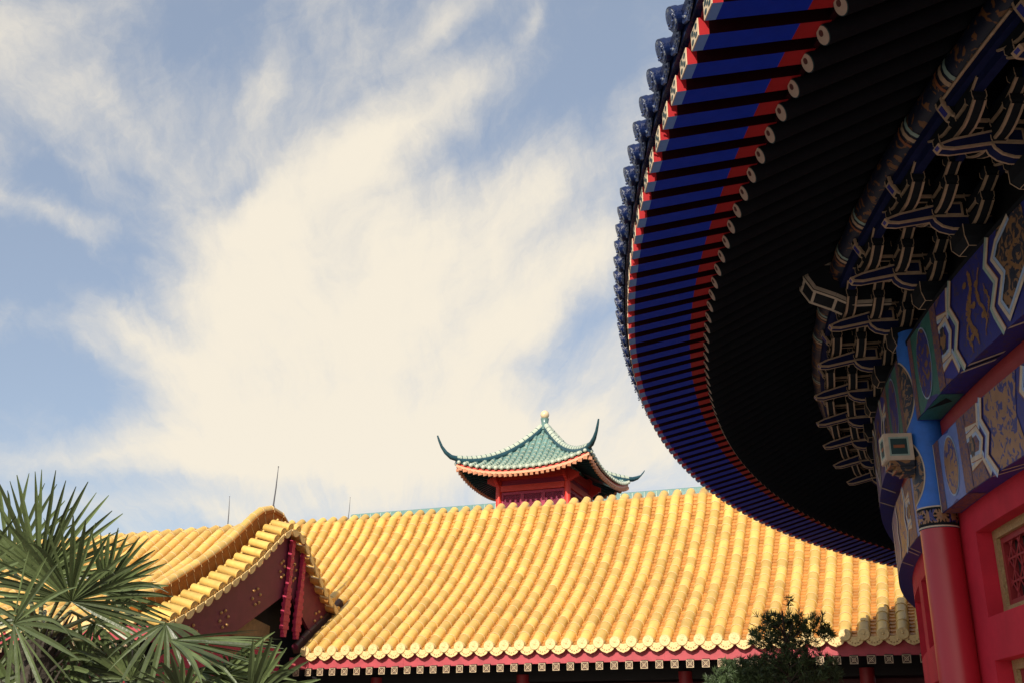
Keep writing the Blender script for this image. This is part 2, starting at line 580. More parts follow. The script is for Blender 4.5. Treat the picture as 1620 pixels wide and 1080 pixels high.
# windows: frame, lattice, backing
for (a, c) in win_t:
    if c < 160 or a > 186:
        continue
    for (z0, z1) in OPEN_Z:
        wt_ = 0.075
        dth = math.degrees(wt_ / 18.7)
        fr = MB()
        for (p0, p1, q0, q1) in ((a + .02, c - .02, z1 - wt_, z1), (a + .02, c - .02, z0, z0 + wt_)):
            arc_box(fr, RW - .22, RW - .13, p0, p1, q0, q1, 4)
        arc_box(fr, RW - .22, RW - .132, a + .02, a + .02 + dth, z0 + wt_, z1 - wt_, 1)
        arc_box(fr, RW - .22, RW - .132, c - .02 - dth, c - .02, z0 + wt_, z1 - wt_, 1)
        wf = fr.build('window', CARV, temple)
        lt = MB()
        ia, ic, iz0, iz1 = a + .02 + dth, c - .02 - dth, z0 + wt_, z1 - wt_
        bw = math.degrees(.035 / 18.7)
        arc_box(lt, RW - .22, RW - .165, ia, ia + bw * 1.6, iz0, iz1, 1)
        arc_box(lt, RW - .22, RW - .165, ic - bw * 1.6, ic, iz0, iz1, 1)
        arc_box(lt, RW - .219, RW - .166, ia, ic, iz0, iz0 + .05, 3)
        arc_box(lt, RW - .219, RW - .166, ia, ic, iz1 - .05, iz1, 3)
        nx = 7
        nz_ = max(3, int((iz1 - iz0) / .16))
        for i in range(1, nx):
            x = ia + (ic - ia) * i / nx
            arc_box(lt, RW - .215, RW - .180, x - bw * .25, x + bw * .25, iz0 + .05, iz1 - .05, 1)
        for i in range(1, nz_):
            z = iz0 + (iz1 - iz0) * i / nz_
            arc_box(lt, RW - .214, RW - .181, ia, ic, z - .009, z + .009, 3)
        for i in range(nx):
            for k in range(nz_):
                x0, x1 = ia + (ic - ia) * i / nx, ia + (ic - ia) * (i + 1) / nx
                q0, q1 = iz0 + (iz1 - iz0) * k / nz_, iz0 + (iz1 - iz0) * (k + 1) / nz_
                xm, qm = (x0 + x1) / 2, (q0 + q1) / 2
                for (u0, v0, u1, v1) in ((x0, qm, xm, q1), (xm, q1, x1, qm), (x1, qm, xm, q0), (xm, q0, x0, qm)):
                    A_, B_ = T(RW - .185, u0, v0), T(RW - .185, u1, v1)
                    lt.tube([A_, B_], .008, 4, caps=False, smooth=False)
        lt.build('lattice', REDD, wf)
        pn = MB()
        arc_box(pn, RW - .27, RW - .235, a, c, z0, z1, 3)
        pn.build('pane', GAP, wf)

# columns
for th in (TH_C - 30, TH_C, TH_C + 30):
    c = T(RC, th, 0)
    mb = MB()
    mb.tube([(c.x, c.y, -1.7), (c.x, c.y, 0.5), (c.x, c.y, 1.98)], [.18, .175, .17], 40)
    colo = mb.build('column', RED, temple)
    cp = MB()
    cp.tube([(c.x, c.y, 1.985), (c.x, c.y, 3.9)], .172, 40, caps=False)
    cp.build('painted_column_head', SKYB, colo)
    pt = MB()
    # sun band above the red shaft, with a gold sun and scrolls

    def patch(zc, phc, hz_, hph, Rr, m, shape='rect', n=20, k=8):
        rings = []
        for i in range(k + 1):
            for j in range(n):
                a = 2 * PI * j / n
                f = i / k
                if shape == 'oval':
                    dx, dz = math.cos(a), math.sin(a)
                elif shape == 'sun':
                    q = 1 + .28 * math.cos(10 * a)
                    dx, dz = q * math.cos(a), q * math.sin(a)
                rings.append((c.x + Rr * math.cos(R_(phc + hph * f * dx)), c.y + Rr * math.sin(R_(phc + hph * f * dx)), zc + hz_ * f * dz))
        pt.add(rings, [(i * n + j, i * n + (j + 1) % n, (i + 1) * n + (j + 1) % n, (i + 1) * n + j) for i in range(k) for j in range(n)], m, smooth=True)
    pt.tube([(c.x, c.y, 1.99), (c.x, c.y, 2.175)], .1745, 40, m=0, caps=False)
    pt.tube([(c.x, c.y, 1.985), (c.x, c.y, 2.0)], .1775, 40, m=1, caps=False)
    pt.tube([(c.x, c.y, 2.165), (c.x, c.y, 2.178)], .1775, 40, m=1, caps=False)
    for k in range(10):
        patch(2.085, 172 + 36 * k + 52, .052, 17, .1775, 2, 'sun', 40, 1)
        for sg in (-1, 1):
            for dz in (-.045, .045):
                patch(2.085 + dz, 172 + 36 * k + 52 + sg * 15, .018, 4.5, .177, 2, 'oval', 10, 1)
    for zc, hz_ in ((2.52, .30), (3.28, .33)):
        for k in range(2):
            ph = th - 8 + 180 * k
            patch(zc, ph, hz_ + .016, 62 + 4, .1755, 1, 'oval', 32)
            patch(zc, ph, hz_, 62, .1785, 3, 'oval', 32)
    pt.build('painted_band', [BLK, CLINE, DRAGD, DRAGB], colo)
    # radial beam head through the column
    d = T(1, th, 0)
    tn = Vector((-d.y, d.x, 0))
    bh = MB()
    cc = T(19.34, th, 2.755)
    hx, hy, hzz = d * .125, tn * .115, Vector((0, 0, .125))
    bh.box(cc, hx, hy, hzz, 0)
    # cream borders proud of each face
    for (nrm, ex, ey, on) in ((d, tn * .115, Vector((0, 0, .125)), .125), (-tn, d * .125, Vector((0, 0, .125)), .115), (tn, d * .125, Vector((0, 0, .125)), .115), (Vector((0, 0, -1)), d * .125, tn * .115, .125)):
        f0 = cc + nrm * (on + .002)
        bw_ = .034
        lx, ly = ex.length, ey.length
        exn, eyn = ex.normalized(), ey.normalized()
        for sgn in (-1, 1):
            bh.box(f0 + exn * (sgn * (lx - bw_ / 2)), exn * (bw_ / 2), eyn * ly, nrm * .004, 1)
            bh.box(f0 + eyn * (sgn * (ly - bw_ / 2)), exn * (lx - bw_), eyn * (bw_ / 2), nrm * .0038, 1)
            bh.box(f0 + exn * (sgn * (lx - bw_ - .008)), exn * .008, eyn * (ly - bw_), nrm * .0035, 2)
            bh.box(f0 + eyn * (sgn * (ly - bw_ - .008)), exn * (lx - bw_ - .016), eyn * .008, nrm * .0033, 2)
        bh.box(f0, exn * (lx * .4), eyn * .014, nrm * .004, 3)
    # carved bracket under the head
    for k, (rr_, zz, hh) in enumerate(((.11, 2.60, .028), (.085, 2.548, .022), (.055, 2.51, .016))):
        bh.box(T(19.215 + rr_, th, zz), d * rr_, tn * (.10 - .012 * k), Vector((0, 0, hh)), 4)
        bh.box(T(19.215 + 2 * rr_, th, zz - hh), d * .006, tn * (.10 - .012 * k), Vector((0, 0, .006)), 5)
    bh.build('beam_head', [TEALD, CLINE, GLINE, OLINE, DRAGB, OLINE], colo)
    # large capped beam head up at the purlin
    big = MB()
    prof = [(19.25, 4.18), (19.62, 4.18), (19.78, 4.27), (19.98, 4.36), (20.06, 4.50), (20.06, 4.66), (19.25, 4.66)]
    big.prism([T(a, th, z) - tn * .17 for a, z in prof], tn * .34, 0)
    for sd in (-1, 1):
        o_ = tn * (.172 * sd)
        for (a, b) in zip(prof[:-1], prof[1:]):
            A_, B_ = T(a[0], th, a[1]) + o_, T(b[0], th, b[1]) + o_
            dd = (B_ - A_)
            if dd.length < .01:
                continue
            inn = Vector((0, 0, 1)).cross(tn)
            pn_ = tn.cross(dd).normalized()
            big.box((A_ + B_) / 2 + pn_ * -.025, dd / 2, pn_ * .018, tn * .004, 1)
    for (a, b) in zip(prof[:-2], prof[1:-1]):
        A_, B_ = T(a[0], th, a[1]), T(b[0], th, b[1])
        dd = B_ - A_
        pn_ = tn.cross(dd).normalized()
        for sd in (-1, 1):
            big.box((A_ + B_) / 2 + tn * (sd * .145), dd / 2, tn * .022, pn_ * .0045, 1)
        big.box(B_ - dd.normalized() * .02, dd.normalized() * .014, tn * .12, pn_ * .0042, 1)
    big.build('capped_beam_end', [BLK, CLINE], temple)

# --- frieze beams, one per bay ------------------------------------------------------


def strip(mb, pts, wid, Rr, m, flip=None):
    """painted band along (theta, z) points at radius Rr"""
    q = [Vector((R_(a) * Rr, z)) for a, z in pts]
    L, Rt = [], []
    for i, p in enumerate(q):
        d0 = (q[i] - q[i - 1]).normalized() if i > 0 else None
        d1 = (q[i + 1] - q[i]).normalized() if i < len(q) - 1 else None
        if d0 is None:
            nn = Vector((-d1.y, d1.x))
        elif d1 is None:
            nn = Vector((-d0.y, d0.x))
        else:
            n0, n1 = Vector((-d0.y, d0.x)), Vector((-d1.y, d1.x))
            nn = (n0 + n1)
            nn = nn / max(.35, nn.length_squared / 2)
        L.append(p + nn * wid[0])
        Rt.append(p + nn * wid[1])
    for i in range(len(q) - 1):
        quad = [L[i], L[i + 1], Rt[i + 1], Rt[i]]
        mb.add([T(Rr, math.degrees(k.x / Rr), k.y) for k in quad], [(0, 1, 2, 3)], m)


def fillpoly(mb, pts, Rr, m):
    """painted field: polygon in (theta, z), laid on the cylinder as a fan of narrow slices"""
    cx_ = sum(p[0] for p in pts) / len(pts)
    cz_ = sum(p[1] for p in pts) / len(pts)
    vs = [T(Rr, cx_, cz_)]
    n = len(pts)
    k = 3
    for j in range(1, k + 1):
        f = j / k
        for a, z in pts:
            vs.append(T(Rr, cx_ + (a - cx_) * f, cz_ + (z - cz_) * f))
    fs = [(0, 1 + i, 1 + (i + 1) % n) for i in range(n)]
    for j in range(k - 1):
        for i in range(n):
            o0, o1 = 1 + j * n, 1 + (j + 1) * n
            fs.append((o0 + i, o1 + i, o1 + (i + 1) % n, o0 + (i + 1) % n))
    mb.add(vs, fs, m)


def oval(c, z, rx, rz, n=28):
    return [(c + rx * math.cos(2 * PI * i / n), z + rz * math.sin(2 * PI * i / n)) for i in range(n)]


DRAGF = mat('frieze_blue', (0.014, 0.020, 0.20), 0.5, .25, 9, col2=(.05, .035, .10), thr=(16, .60, 2), dist=1.5)
DRIB = mat('gilt_ribbon', (0.24, 0.115, 0.04), 0.5, .35, 22, .3, 80)
PAL = [DRAGF, CLINE, BLINE, GLINE, OLINE, BLK, GREENP, SCROLL, ULT, DRAGB, DRAGD, PERI, CREAM, DRIB, DRAG]


def dbl(mb, pts, Rr, side=1, a=1, b=2):
    """cream line with a tinted line and a rust hairline"""
    s_ = side
    strip(mb, pts, (0.0, .036 * s_), Rr, a)
    strip(mb, pts, (.037 * s_, .066 * s_), Rr, b)
    strip(mb, pts, (-.010 * s_, -.001 * s_), Rr, 4)


def under(mb, th, dth, Rr, depth, z, wid, m):
    """the band carried round onto the underside of the beam"""
    w_ = math.degrees(wid / Rr)
    mb.add([T(Rr, th, z), T(Rr, th + w_, z), T(Rr - depth, th + w_ + dth, z), T(Rr - depth, th + dth, z)], [(0, 1, 2, 3)], m)


def paint_upper(mb, f):
    Rr = RU + .004
    R2 = RU + .007
    R3 = RU + .010
    zb, zt = ZU0 + .004, ZU1 - .004
    fp = lambda L: [(f(a), z) for a, z in L]
    sg = 1 if f(1) > f(0) else -1
    fillpoly(mb, fp([(172.95, zb), (175.75, zb), (175.45, zt), (172.95, zt)]), Rr, 6)
    fillpoly(mb, fp([(172.95, zb), (173.3, zb), (173.3, zt), (172.95, zt)]), R2, 7)
    fillpoly(mb, fp([(175.3, zb), (175.78, zb), (175.78, zt), (175.3, zt)]), R2, 7)
    fillpoly(mb, fp(oval(174.3, 3.36, .66, .335)), R2, 2)
    fillpoly(mb, fp(oval(174.3, 3.36, .62, .32)), R3, 14)
    # zig-zag framed lozenges
    fillpoly(mb, fp([(175.8, zb), (176.75, zb), (176.4, 3.17), (176.45, 3.53), (176.75, zt), (175.8, zt)]), Rr, 8)
    fillpoly(mb, fp(oval(176.05, 3.35, .24, .13, 6)), R2, 9)
    fillpoly(mb, fp([(175.85, zt), (176.35, zt), (175.85, 3.66)]), R2, 7)
    fillpoly(mb, fp([(175.85, zb), (176.35, zb), (175.85, 3.04)]), R2, 7)
    dbl(mb, fp([(176.72, zt), (176.52, 3.545), (175.8, 3.60)]), R2, sg)
    dbl(mb, fp([(175.8, 3.50), (176.45, 3.52), (176.72, 3.35), (176.45, 3.175), (175.8, 3.18)]), R2, -sg)
    dbl(mb, fp([(175.8, 3.10), (176.50, 3.14), (176.80, zb)]), R2, sg)
    strip(mb, fp([(177.05, zt), (176.76, 3.545), (177.16, 3.35), (176.80, 3.165), (177.2, zb)]), (-.03, .03), R2, 5)
    dbl(mb, fp([(177.15, zt), (176.86, 3.54), (177.27, 3.35), (176.93, 3.165), (177.33, zb)]), R3, -sg, 1, 3)
    # dragon field is the beam's own paint; second zig-zag
    dbl(mb, fp([(179.55, zt), (179.27, 3.56), (179.68, 3.37), (179.30, 3.20), (179.36, 3.15), (179.68, zb)]), R2, -sg, 1, 3)
    fillpoly(mb, fp([(179.95, zt), (179.66, 3.55), (180.05, 3.37), (179.7, 3.19), (179.98, 3.05), (181.2, 3.36), (181.2, zt)]), Rr, 9)
    strip(mb, fp([(180.6, zt - .005), (179.9, 3.64), (179.62, 3.55), (180.0, 3.37), (179.64, 3.19), (179.95, 3.04), (181.1, 3.30)]), (-.035 * sg, .0), R3, 1)
    strip(mb, fp([(180.6, zt - .005), (179.9, 3.64), (179.62, 3.55), (180.0, 3.37), (179.64, 3.19), (179.95, 3.04), (181.1, 3.30)]), (0.002 * sg, .03 * sg), R3, 2)
    for (t0, am, ph, wd, za, zb2) in ((178.05, .20, .4, .060, 3.66, 3.04), (178.66, .15, 2.2, .032, 3.60, 3.05), (177.74, .10, 1.0, .026, 3.34, 3.02), (179.0, .08, 4.0, .022, 3.45, 3.16), (180.5, .2, 1.0, .03, 3.6, 3.25)):
        n_ = 22
        for k in range(n_):
            f0, f1 = k / n_, (k + 1) / n_
            p_ = [(t0 + am * math.sin(ph + 7.5 * q) + .03 * math.sin(31 * q + ph), za + (zb2 - za) * q) for q in (f0, f1)]
            w_ = wd * (.35 + .9 * math.sin(PI * min(.97, f0 + .05))) * (1.15 + .35 * math.sin(17 * f0 + ph))
            strip(mb, fp(p_), (-w_ / 2, w_ / 2), Rr, 13)
    for (a_, z_) in ((177.9, 3.58), (178.25, 3.36), (177.9, 3.13), (178.7, 3.22), (178.55, 3.5)):
        fillpoly(mb, fp(oval(a_, z_, .13, .028, 9)), Rr + .0015, 13)
    dbl(mb, fp([(182.0, zt), (181.7, 3.36), (182.0, zb)]), R2, sg)
    dbl(mb, fp([(184.2, zt), (183.9, 3.36), (184.2, zb)]), R2, -sg)
    zu = ZU0 - .004
    for th_, m_ in ((176.80, 1), (177.08, 5), (177.33, 1), (179.68, 1), (182.0, 1)):
        under(mb, f(th_), sg * .9, RU, .17, zu, .05, m_)
    mb.add([T(RU, f(172.95), zu), T(RU, f(175.2), zu), T(RU - .2, f(175.2), zu), T(RU - .2, f(172.95), zu)], [(0, 1, 2, 3)], 6)
    mb.add([T(RU, f(173.9), zu - .003), T(RU - .08, f(174.9), zu - .003), T(RU - .16, f(174.6), zu - .003)], [(0, 1, 2)], 5)


def paint_lower(mb, f):
    Rr = RL + .004
    R2 = RL + .007
    R3 = RL + .010
    zb, zt = ZL0 + .004, ZL1 - .004
    fp = lambda L: [(f(a), z) for a, z in L]
    sg = 1 if f(1) > f(0) else -1
    fillpoly(mb, fp([(172.78, zb), (175.3, zb), (175.3, zt), (172.78, zt)]), Rr, 11)
    fillpoly(mb, fp([(172.78, zb), (173.3, zb), (173.3, zt), (172.78, zt)]), R2, 7)
    strip(mb, fp([(172.80, zb), (172.80, zt)]), (-.012, .012), R3, 1)
    fillpoly(mb, fp([(175.05, zb), (175.65, zb), (175.65, zt), (175.05, zt)]), R2, 7)
    fillpoly(mb, fp(oval(174.2, 2.42, .60, .268)), R2, 2)
    fillpoly(mb, fp(oval(174.2, 2.42, .555, .252)), R3, 10)
    fillpoly(mb, fp([(175.65, zb), (176.7, zb), (176.4, 2.28), (176.4, 2.57), (176.6, zt), (175.65, zt)]), Rr, 7)
    fillpoly(mb, fp(oval(175.95, 2.43, .2, .10, 6)), R2, 9)
    dbl(mb, fp([(176.58, zt), (176.45, 2.585), (175.62, 2.62)]), R2, sg)
    dbl(mb, fp([(175.64, 2.55), (176.40, 2.56), (176.72, 2.43), (176.47, 2.29), (175.72, 2.31)]), R2, -sg)
    dbl(mb, fp([(175.75, 2.24), (176.49, 2.27), (176.86, zb)]), R2, sg)
    strip(mb, fp([(176.86, zt), (176.66, 2.58), (176.98, 2.43), (176.72, 2.28), (177.15, zb)]), (-.032, .032), R2, 8)
    dbl(mb, fp([(177.0, zt), (176.82, 2.58), (177.16, 2.43), (176.91, 2.27), (177.38, zb)]), R3, -sg, 1, 2)
    fillpoly(mb, fp([(177.12, zt), (176.95, 2.58), (177.28, 2.43), (177.05, 2.26), (177.5, zb), (179.0, zb), (178.7, 2.43), (179.0, zt)]), Rr, 10)
    dbl(mb, fp([(179.3, zt), (179.04, 2.56), (179.4, 2.42), (179.1, 2.27), (179.5, zb)]), R2, sg, 1, 2)
    dbl(mb, fp([(182.0, zt), (181.7, 2.42), (182.0, zb)]), R2, sg)
    dbl(mb, fp([(184.2, zt), (183.9, 2.42), (184.2, zb)]), R2, -sg)
    zu = ZL0 - .004
    for th_, m_ in ((176.86, 1), (177.12, 8), (177.38, 1), (179.5, 1)):
        under(mb, f(th_), sg * .9, RL, .14, zu, .045, m_)
    mb.add([T(RL, f(172.8), zu), T(RL, f(175.2), zu), T(RL - .14, f(175.2), zu), T(RL - .14, f(172.8), zu)], [(0, 1, 2, 3)], 7)


for th in (TH_C - 30, TH_C):
    off = th - TH_C
    ub = MB()
    arc_box(ub, 18.7, RU, th + .62, th + 29.38, ZU0, ZU1, 40)
    paint_upper(ub, lambda a: a + off)
    paint_upper(ub, lambda a: 2 * (TH_C + 15) - a + off)
    ub.build('upper_beam', PAL, temple)
    lb = MB()
    arc_box(lb, 18.7, RL, th + .56, th + 29.44, ZL0, ZL1, 40)
    paint_lower(lb, lambda a: a + off)
    paint_lower(lb, lambda a: 2 * (TH_C + 15) - a + off)
    lb.build('lower_beam', PAL, temple)
    rb = MB()
    arc_box(rb, 18.7, 18.955, th + .5, th + 29.5, ZL1 + .003, ZU0 - .003, 40)
    rb.build('red_band', REDD, temple)
# plain ring of beam round the rest of the building
rb = MB()
arc_box(rb, 18.7, RU - .02, TH_C + 30.6, TH_C + 329.4, ZL0 + .01, ZU1, 150)
rb.build('rear_beam', DRAG, temple)
# plate, back boards and tie rails behind the brackets
bb = MB()
arc_box(bb, 18.6, 19.165, 0, 360, ZU1 + .003, ZU1 + .05, 180, 0, ends=False)
arc_box(bb, 18.75, 18.98, 0, 360, ZU1 + .06, 5.5, 180, 1, ends=False)
for (ra, rb_, z0, z1) in ((19.33, 19.39, 4.33, 4.40), (19.02, 19.08, 4.24, 4.32), (19.60, 19.67, 4.30, 4.365)):
    arc_box(bb, ra, rb_, 140, 200, z0, z1, 60, 2, ends=False)
bb.build('bracket_rails', [BLK, SOFF, NAVY], temple)
# purlin with painted bands
pu = MB()
RP, ZP, rp = 19.69, 4.55, .125


def ring_tube(mb, Rr, z, rad, t0, t1, n, m, k=14):
    mb.tube([T(Rr, t0 + (t1 - t0) * i / n, z) for i in range(n + 1)], rad, k, m, caps=True, ref=(0, 0, 1))


ring_tube(pu, RP, ZP, rp, 0, 360, 180, 0)
arc_box(pu, RP - .04, RP + .04, 0, 360, ZP - .185, ZP - .10, 180, 3, ends=False)
for k in range(26):
    t = 146.6 + k * 2.1
    if k % 3 == 0:
        continue
    for q, (o, wd, m) in enumerate(((0, .045, 1), (.22, .04, 2), (-.2, .03, 4))):
        pu.tube([T(RP, t + o, ZP), T(RP, t + o + math.degrees(wd / RP), ZP)], rp + .004, 16, m, caps=False, ref=(0, 0, 1))
for k in range(5):
    t0 = 181.6 + k * 6.2
    pu.tube([T(RP + .052, t0 + 3.2 * i / 8, ZP - .12) for i in range(9)], .013, 6, 1)
pu.build('eave_purlin', [DRAGP, BRLINE, GLINE, NAVY, OLINE], temple)

# --- bracket sets -------------------------------------------------------------------


def outlined(mb, prof, hw, m0=0, m1=1, ln=.011, skip=()):
    """radial timber: profile in (R, z), half width hw along the tangent; painted cream lines along its edges"""
    tn = Vector((0, 1, 0))
    P = [Vector((a, 0, z)) for a, z in prof]
    n = len(P)
    mb.prism([q - tn * hw for q in P], tn * (2 * hw), m0)
    cen = sum(P, Vector()) / n
    for i in range(n):
        if i in skip:
            continue
        A_, B_ = P[i], P[(i + 1) % n]
        dd = B_ - A_
        nn = tn.cross(dd).normalized()
        if nn.dot((A_ + B_) / 2 - cen) < 0:
            nn = -nn
        for sd in (-1, 1):
            mb.box((A_ + B_) / 2 + tn * (sd * (hw - ln * .6)), dd / 2, tn * (ln * .6), nn * .003, m1)
            mb.box((A_ + B_) / 2 - nn * (ln * .6) + tn * (sd * hw), dd / 2, tn * .003, nn * (ln * .6), m1)


def arm(mb, Rr, z, half, hw, hh, m0=0, m1=1):
    """bow-shaped bracket arm along the tangent, with painted edge lines and a bearing block at each end"""
    n = 10
    top, bot = [], []
    for i in range(n + 1):
        y = -half + 2 * half * i / n
        k = abs(y) / half
        b = z + (hh * .92 * max(0, (k - .35) / .65) ** 1.6)
        bot.append((y, b))
        top.append((y, z + hh))
    for i in range(n):
        (y0, b0), (y1, b1) = bot[i], bot[i + 1]
        p = [(Rr - hw, y0, b0), (Rr + hw, y0, b0), (Rr + hw, y1, b1), (Rr - hw, y1, b1),
             (Rr - hw, y0, z + hh), (Rr + hw, y0, z + hh), (Rr + hw, y1, z + hh), (Rr - hw, y1, z + hh)]
        mb.hexa(p, m0)
        for sx in (-1, 1):
            mb.box(Vector((Rr + sx * (hw - .008), (y0 + y1) / 2, (b0 + b1) / 2)), Vector((0, (y1 - y0) / 2, (b1 - b0) / 2)), (.008, 0, 0), (0, -.0012, .003), m1)
            mb.box(Vector((Rr + sx * hw, (y0 + y1) / 2, (b0 + b1) / 2 + .008)), Vector((0, (y1 - y0) / 2, (b1 - b0) / 2)), (.003, 0, 0), (0, 0, .007), m1)
    for y in (-half + .05, half - .05, 0):
        block(mb, Rr, y, z + hh, .052, .07, m0, m1)


def block(mb, Rr, y, z, hw, hh, m0=0, m1=1):
    b, t = hw * .72, hw
    k = z + hh * .4
    p = [(Rr - b, y - b, z), (Rr + b, y - b, z), (Rr + b, y + b, z), (Rr - b, y + b, z), (Rr - t, y - t, k), (Rr + t, y - t, k), (Rr + t, y + t, k), (Rr - t, y + t, k)]
    mb.hexa(p, m0)
    q = p[4:] + [(x, yy, z + hh) for x, yy, _ in p[4:]]
    mb.hexa(q, m0)
    e = .0038
    for i in range(4):
        A_, B_ = Vector(p[i]), Vector(p[(i + 1) % 4])
        mb.tube([A_, B_], e, 4, m1, caps=False, smooth=False)
        mb.tube([Vector(p[i]), Vector(p[i + 4])], e, 4, m1, caps=False, smooth=False)
        mb.tube([Vector(p[i + 4]), Vector(p[i + 4]) + Vector((0, 0, hh * .6))], e, 4, m1, caps=False, smooth=False)


DG = [BLK, BRLINE, NAVY, ULT, OLINE]
bs = MB()
block(bs, 19.12, 0, 3.79, .14, .17, 0, 1)
dset = bs.build('bracket_set', DG, temple)
x = MB()
outlined(x, [(18.95, 3.96), (19.30, 3.96), (19.38, 3.985), (19.43, 4.03), (19.45, 4.08), (18.95, 4.08)], .05, 2, 1)
block(x, 19.39, 0, 4.08, .06, .05, 0, 1)
x.build('projecting_arm', DG, dset)
x = MB()
outlined(x, [(19.20, 4.085), (19.34, 4.085), (19.72, 4.015), (19.80, 4.02), (19.825, 4.055), (19.72, 4.10), (19.34, 4.20), (19.20, 4.20)], .048, 2, 1, .013)
x.prism([(19.80, -.05, 4.02), (19.80, .05, 4.02), (19.825, .05, 4.058), (19.825, -.05, 4.058)], (.006, 0, 0), 1)
x.prism([(19.807, -.024, 4.03), (19.807, .024, 4.03), (19.823, .024, 4.05), (19.823, -.024, 4.05)], (.0065, 0, 0), 3)
x.build('beak', DG, dset)
x = MB()
outlined(x, [(19.10, 4.25), (19.62, 4.25), (19.70, 4.30), (19.755, 4.40), (19.76, 4.44), (19.10, 4.44)], .05, 0, 1, .016, skip=(4, 5))
x.prism([(19.70, -.045, 4.30), (19.70, .045, 4.30), (19.755, .045, 4.40), (19.755, -.045, 4.40)], (.004, 0, -.003), 1)
x.prism([(19.712, -.024, 4.32), (19.712, .024, 4.32), (19.749, .024, 4.385), (19.749, -.024, 4.385)], (.006, 0, -.005), 3)
x.build('nose_timber', DG, dset)
for Rr, z, half in ((19.12, 3.97, .34), (19.12, 4.11, .48), (19.385, 4.10, .36), (19.385, 4.235, .47), (19.63, 4.14, .33), (19.63, 4.262, .42)):
    x = MB()
    arm(x, Rr, z, half, .046, .10)
    x.build('cross_arm', DG, dset)
sets = [178.53 - TH_C % 1 * 0 + k * 3.27 for k in range(-8, 5)]
first = True
for k, t in enumerate(sets):
    if first:
        dset.rotation_euler = (0, 0, R_(t))
        first = False
    else:
        copy_to(dset, temple, rz=R_(t))

# --- rafters ------------------------------------------------------------------------
rr = MB()
ax0, ax1 = Vector((21.03, 0, 4.07)), Vector((18.4, 0, 5.40))
dr = (ax0 - ax1).normalized()
rr.tube([ax0, Vector((19.69, 0, 4.745)), ax1], .067, 12, 0)
rr.tube([ax0 - dr * .16, ax0 + dr * .001], .0682, 14, 1, caps=False)
rr.disc(ax0, dr, .066, 20, 2, th=.004)
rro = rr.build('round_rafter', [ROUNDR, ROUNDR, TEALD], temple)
md = MB()
md.disc(ax0 + dr * .004, dr, .059, 22, 0, th=.003)
side = dr.cross(Vector((0, 1, 0))).normalized()
md.disc(ax0 + dr * .007 + side * (-.016 if side.z < 0 else .016), dr, .021, 14, 1, th=.003)
mdo = md.build('medallion', [EYE, EYED], rro)
# flying rafter
fr = MB()
hw, hh = .078, .125
RA = [(21.0, 4.124), (21.05, 4.113), (21.20, 4.082), (21.757, 3.963), (21.82, 3.950)]
segm = [0, 1, 0, 2]          # underside colours by stretch: red root, blue, tip paled as painted sunlight
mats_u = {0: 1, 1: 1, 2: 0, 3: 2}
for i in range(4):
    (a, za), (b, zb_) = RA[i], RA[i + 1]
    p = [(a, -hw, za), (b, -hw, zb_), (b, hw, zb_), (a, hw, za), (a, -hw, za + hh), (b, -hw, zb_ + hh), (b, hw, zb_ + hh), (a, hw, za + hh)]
    sd = 1 if i == 3 else 3  # tip sides bright red as painted sunlight, the rest painted as shade
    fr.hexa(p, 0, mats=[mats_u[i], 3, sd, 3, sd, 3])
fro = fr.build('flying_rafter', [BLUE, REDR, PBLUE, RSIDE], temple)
ep = MB()
e0, zc = 21.822, 3.950 + hh / 2
ep.box((e0, 0, zc), (.003, 0, 0), (0, hw, 0), (0, 0, hh / 2), 0)
for y_, z_, a_, b_ in ((0, 0, .018, .015), (.038, .030, .022, .018), (-.038, .030, .022, .018), (.038, -.030, .022, .018), (-.038, -.030, .022, .018)):
    ep.disc((e0 + .003, y_, zc + z_), (1, 0, 0), a_, 10, 1, th=.002, squash=b_ / a_)
ep.build('end_panel', [CREAM, TEALD], fro)
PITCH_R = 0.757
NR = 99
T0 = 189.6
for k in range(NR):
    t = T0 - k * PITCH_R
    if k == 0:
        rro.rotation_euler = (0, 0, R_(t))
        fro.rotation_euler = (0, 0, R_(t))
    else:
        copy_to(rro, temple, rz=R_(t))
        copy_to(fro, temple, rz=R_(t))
# boards of the eave
eb = MB()


def cone(mb, pr, t0, t1, n, m):
    for i in range(n):
        a, b = t0 + (t1 - t0) * i / n, t0 + (t1 - t0) * (i + 1) / n
        for (r0, z0), (r1, z1) in zip(pr, pr[1:]):
            mb.add([T(r0, a, z0), T(r1, a, z1), T(r1, b, z1), T(r0, b, z0)], [(0, 1, 2, 3)], m)


arc_box(eb, 20.985, 21.02, 0, 360, 4.128, 4.150, 240, 3, ends=False)
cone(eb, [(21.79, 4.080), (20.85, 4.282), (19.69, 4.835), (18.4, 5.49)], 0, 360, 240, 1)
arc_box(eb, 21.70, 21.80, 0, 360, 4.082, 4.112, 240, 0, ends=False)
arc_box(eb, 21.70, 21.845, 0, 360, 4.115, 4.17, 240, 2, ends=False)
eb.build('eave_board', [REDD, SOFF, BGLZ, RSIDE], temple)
# roof above
rf = MB()
cone(rf, [(21.86, 4.17), (21.88, 4.235), (20.5, 4.80), (18.8, 5.75), (17.2, 6.9), (15.5, 8.4), (15.0, 8.4), (15.0, 10.2), (16.5, 9.9), (16.5, 10.0), (10, 13.2), (6, 16.0), (2, 20.0), (0.01, 22)], 0, 360, 240, 0)
rf.build('roof', BGLZ, temple)
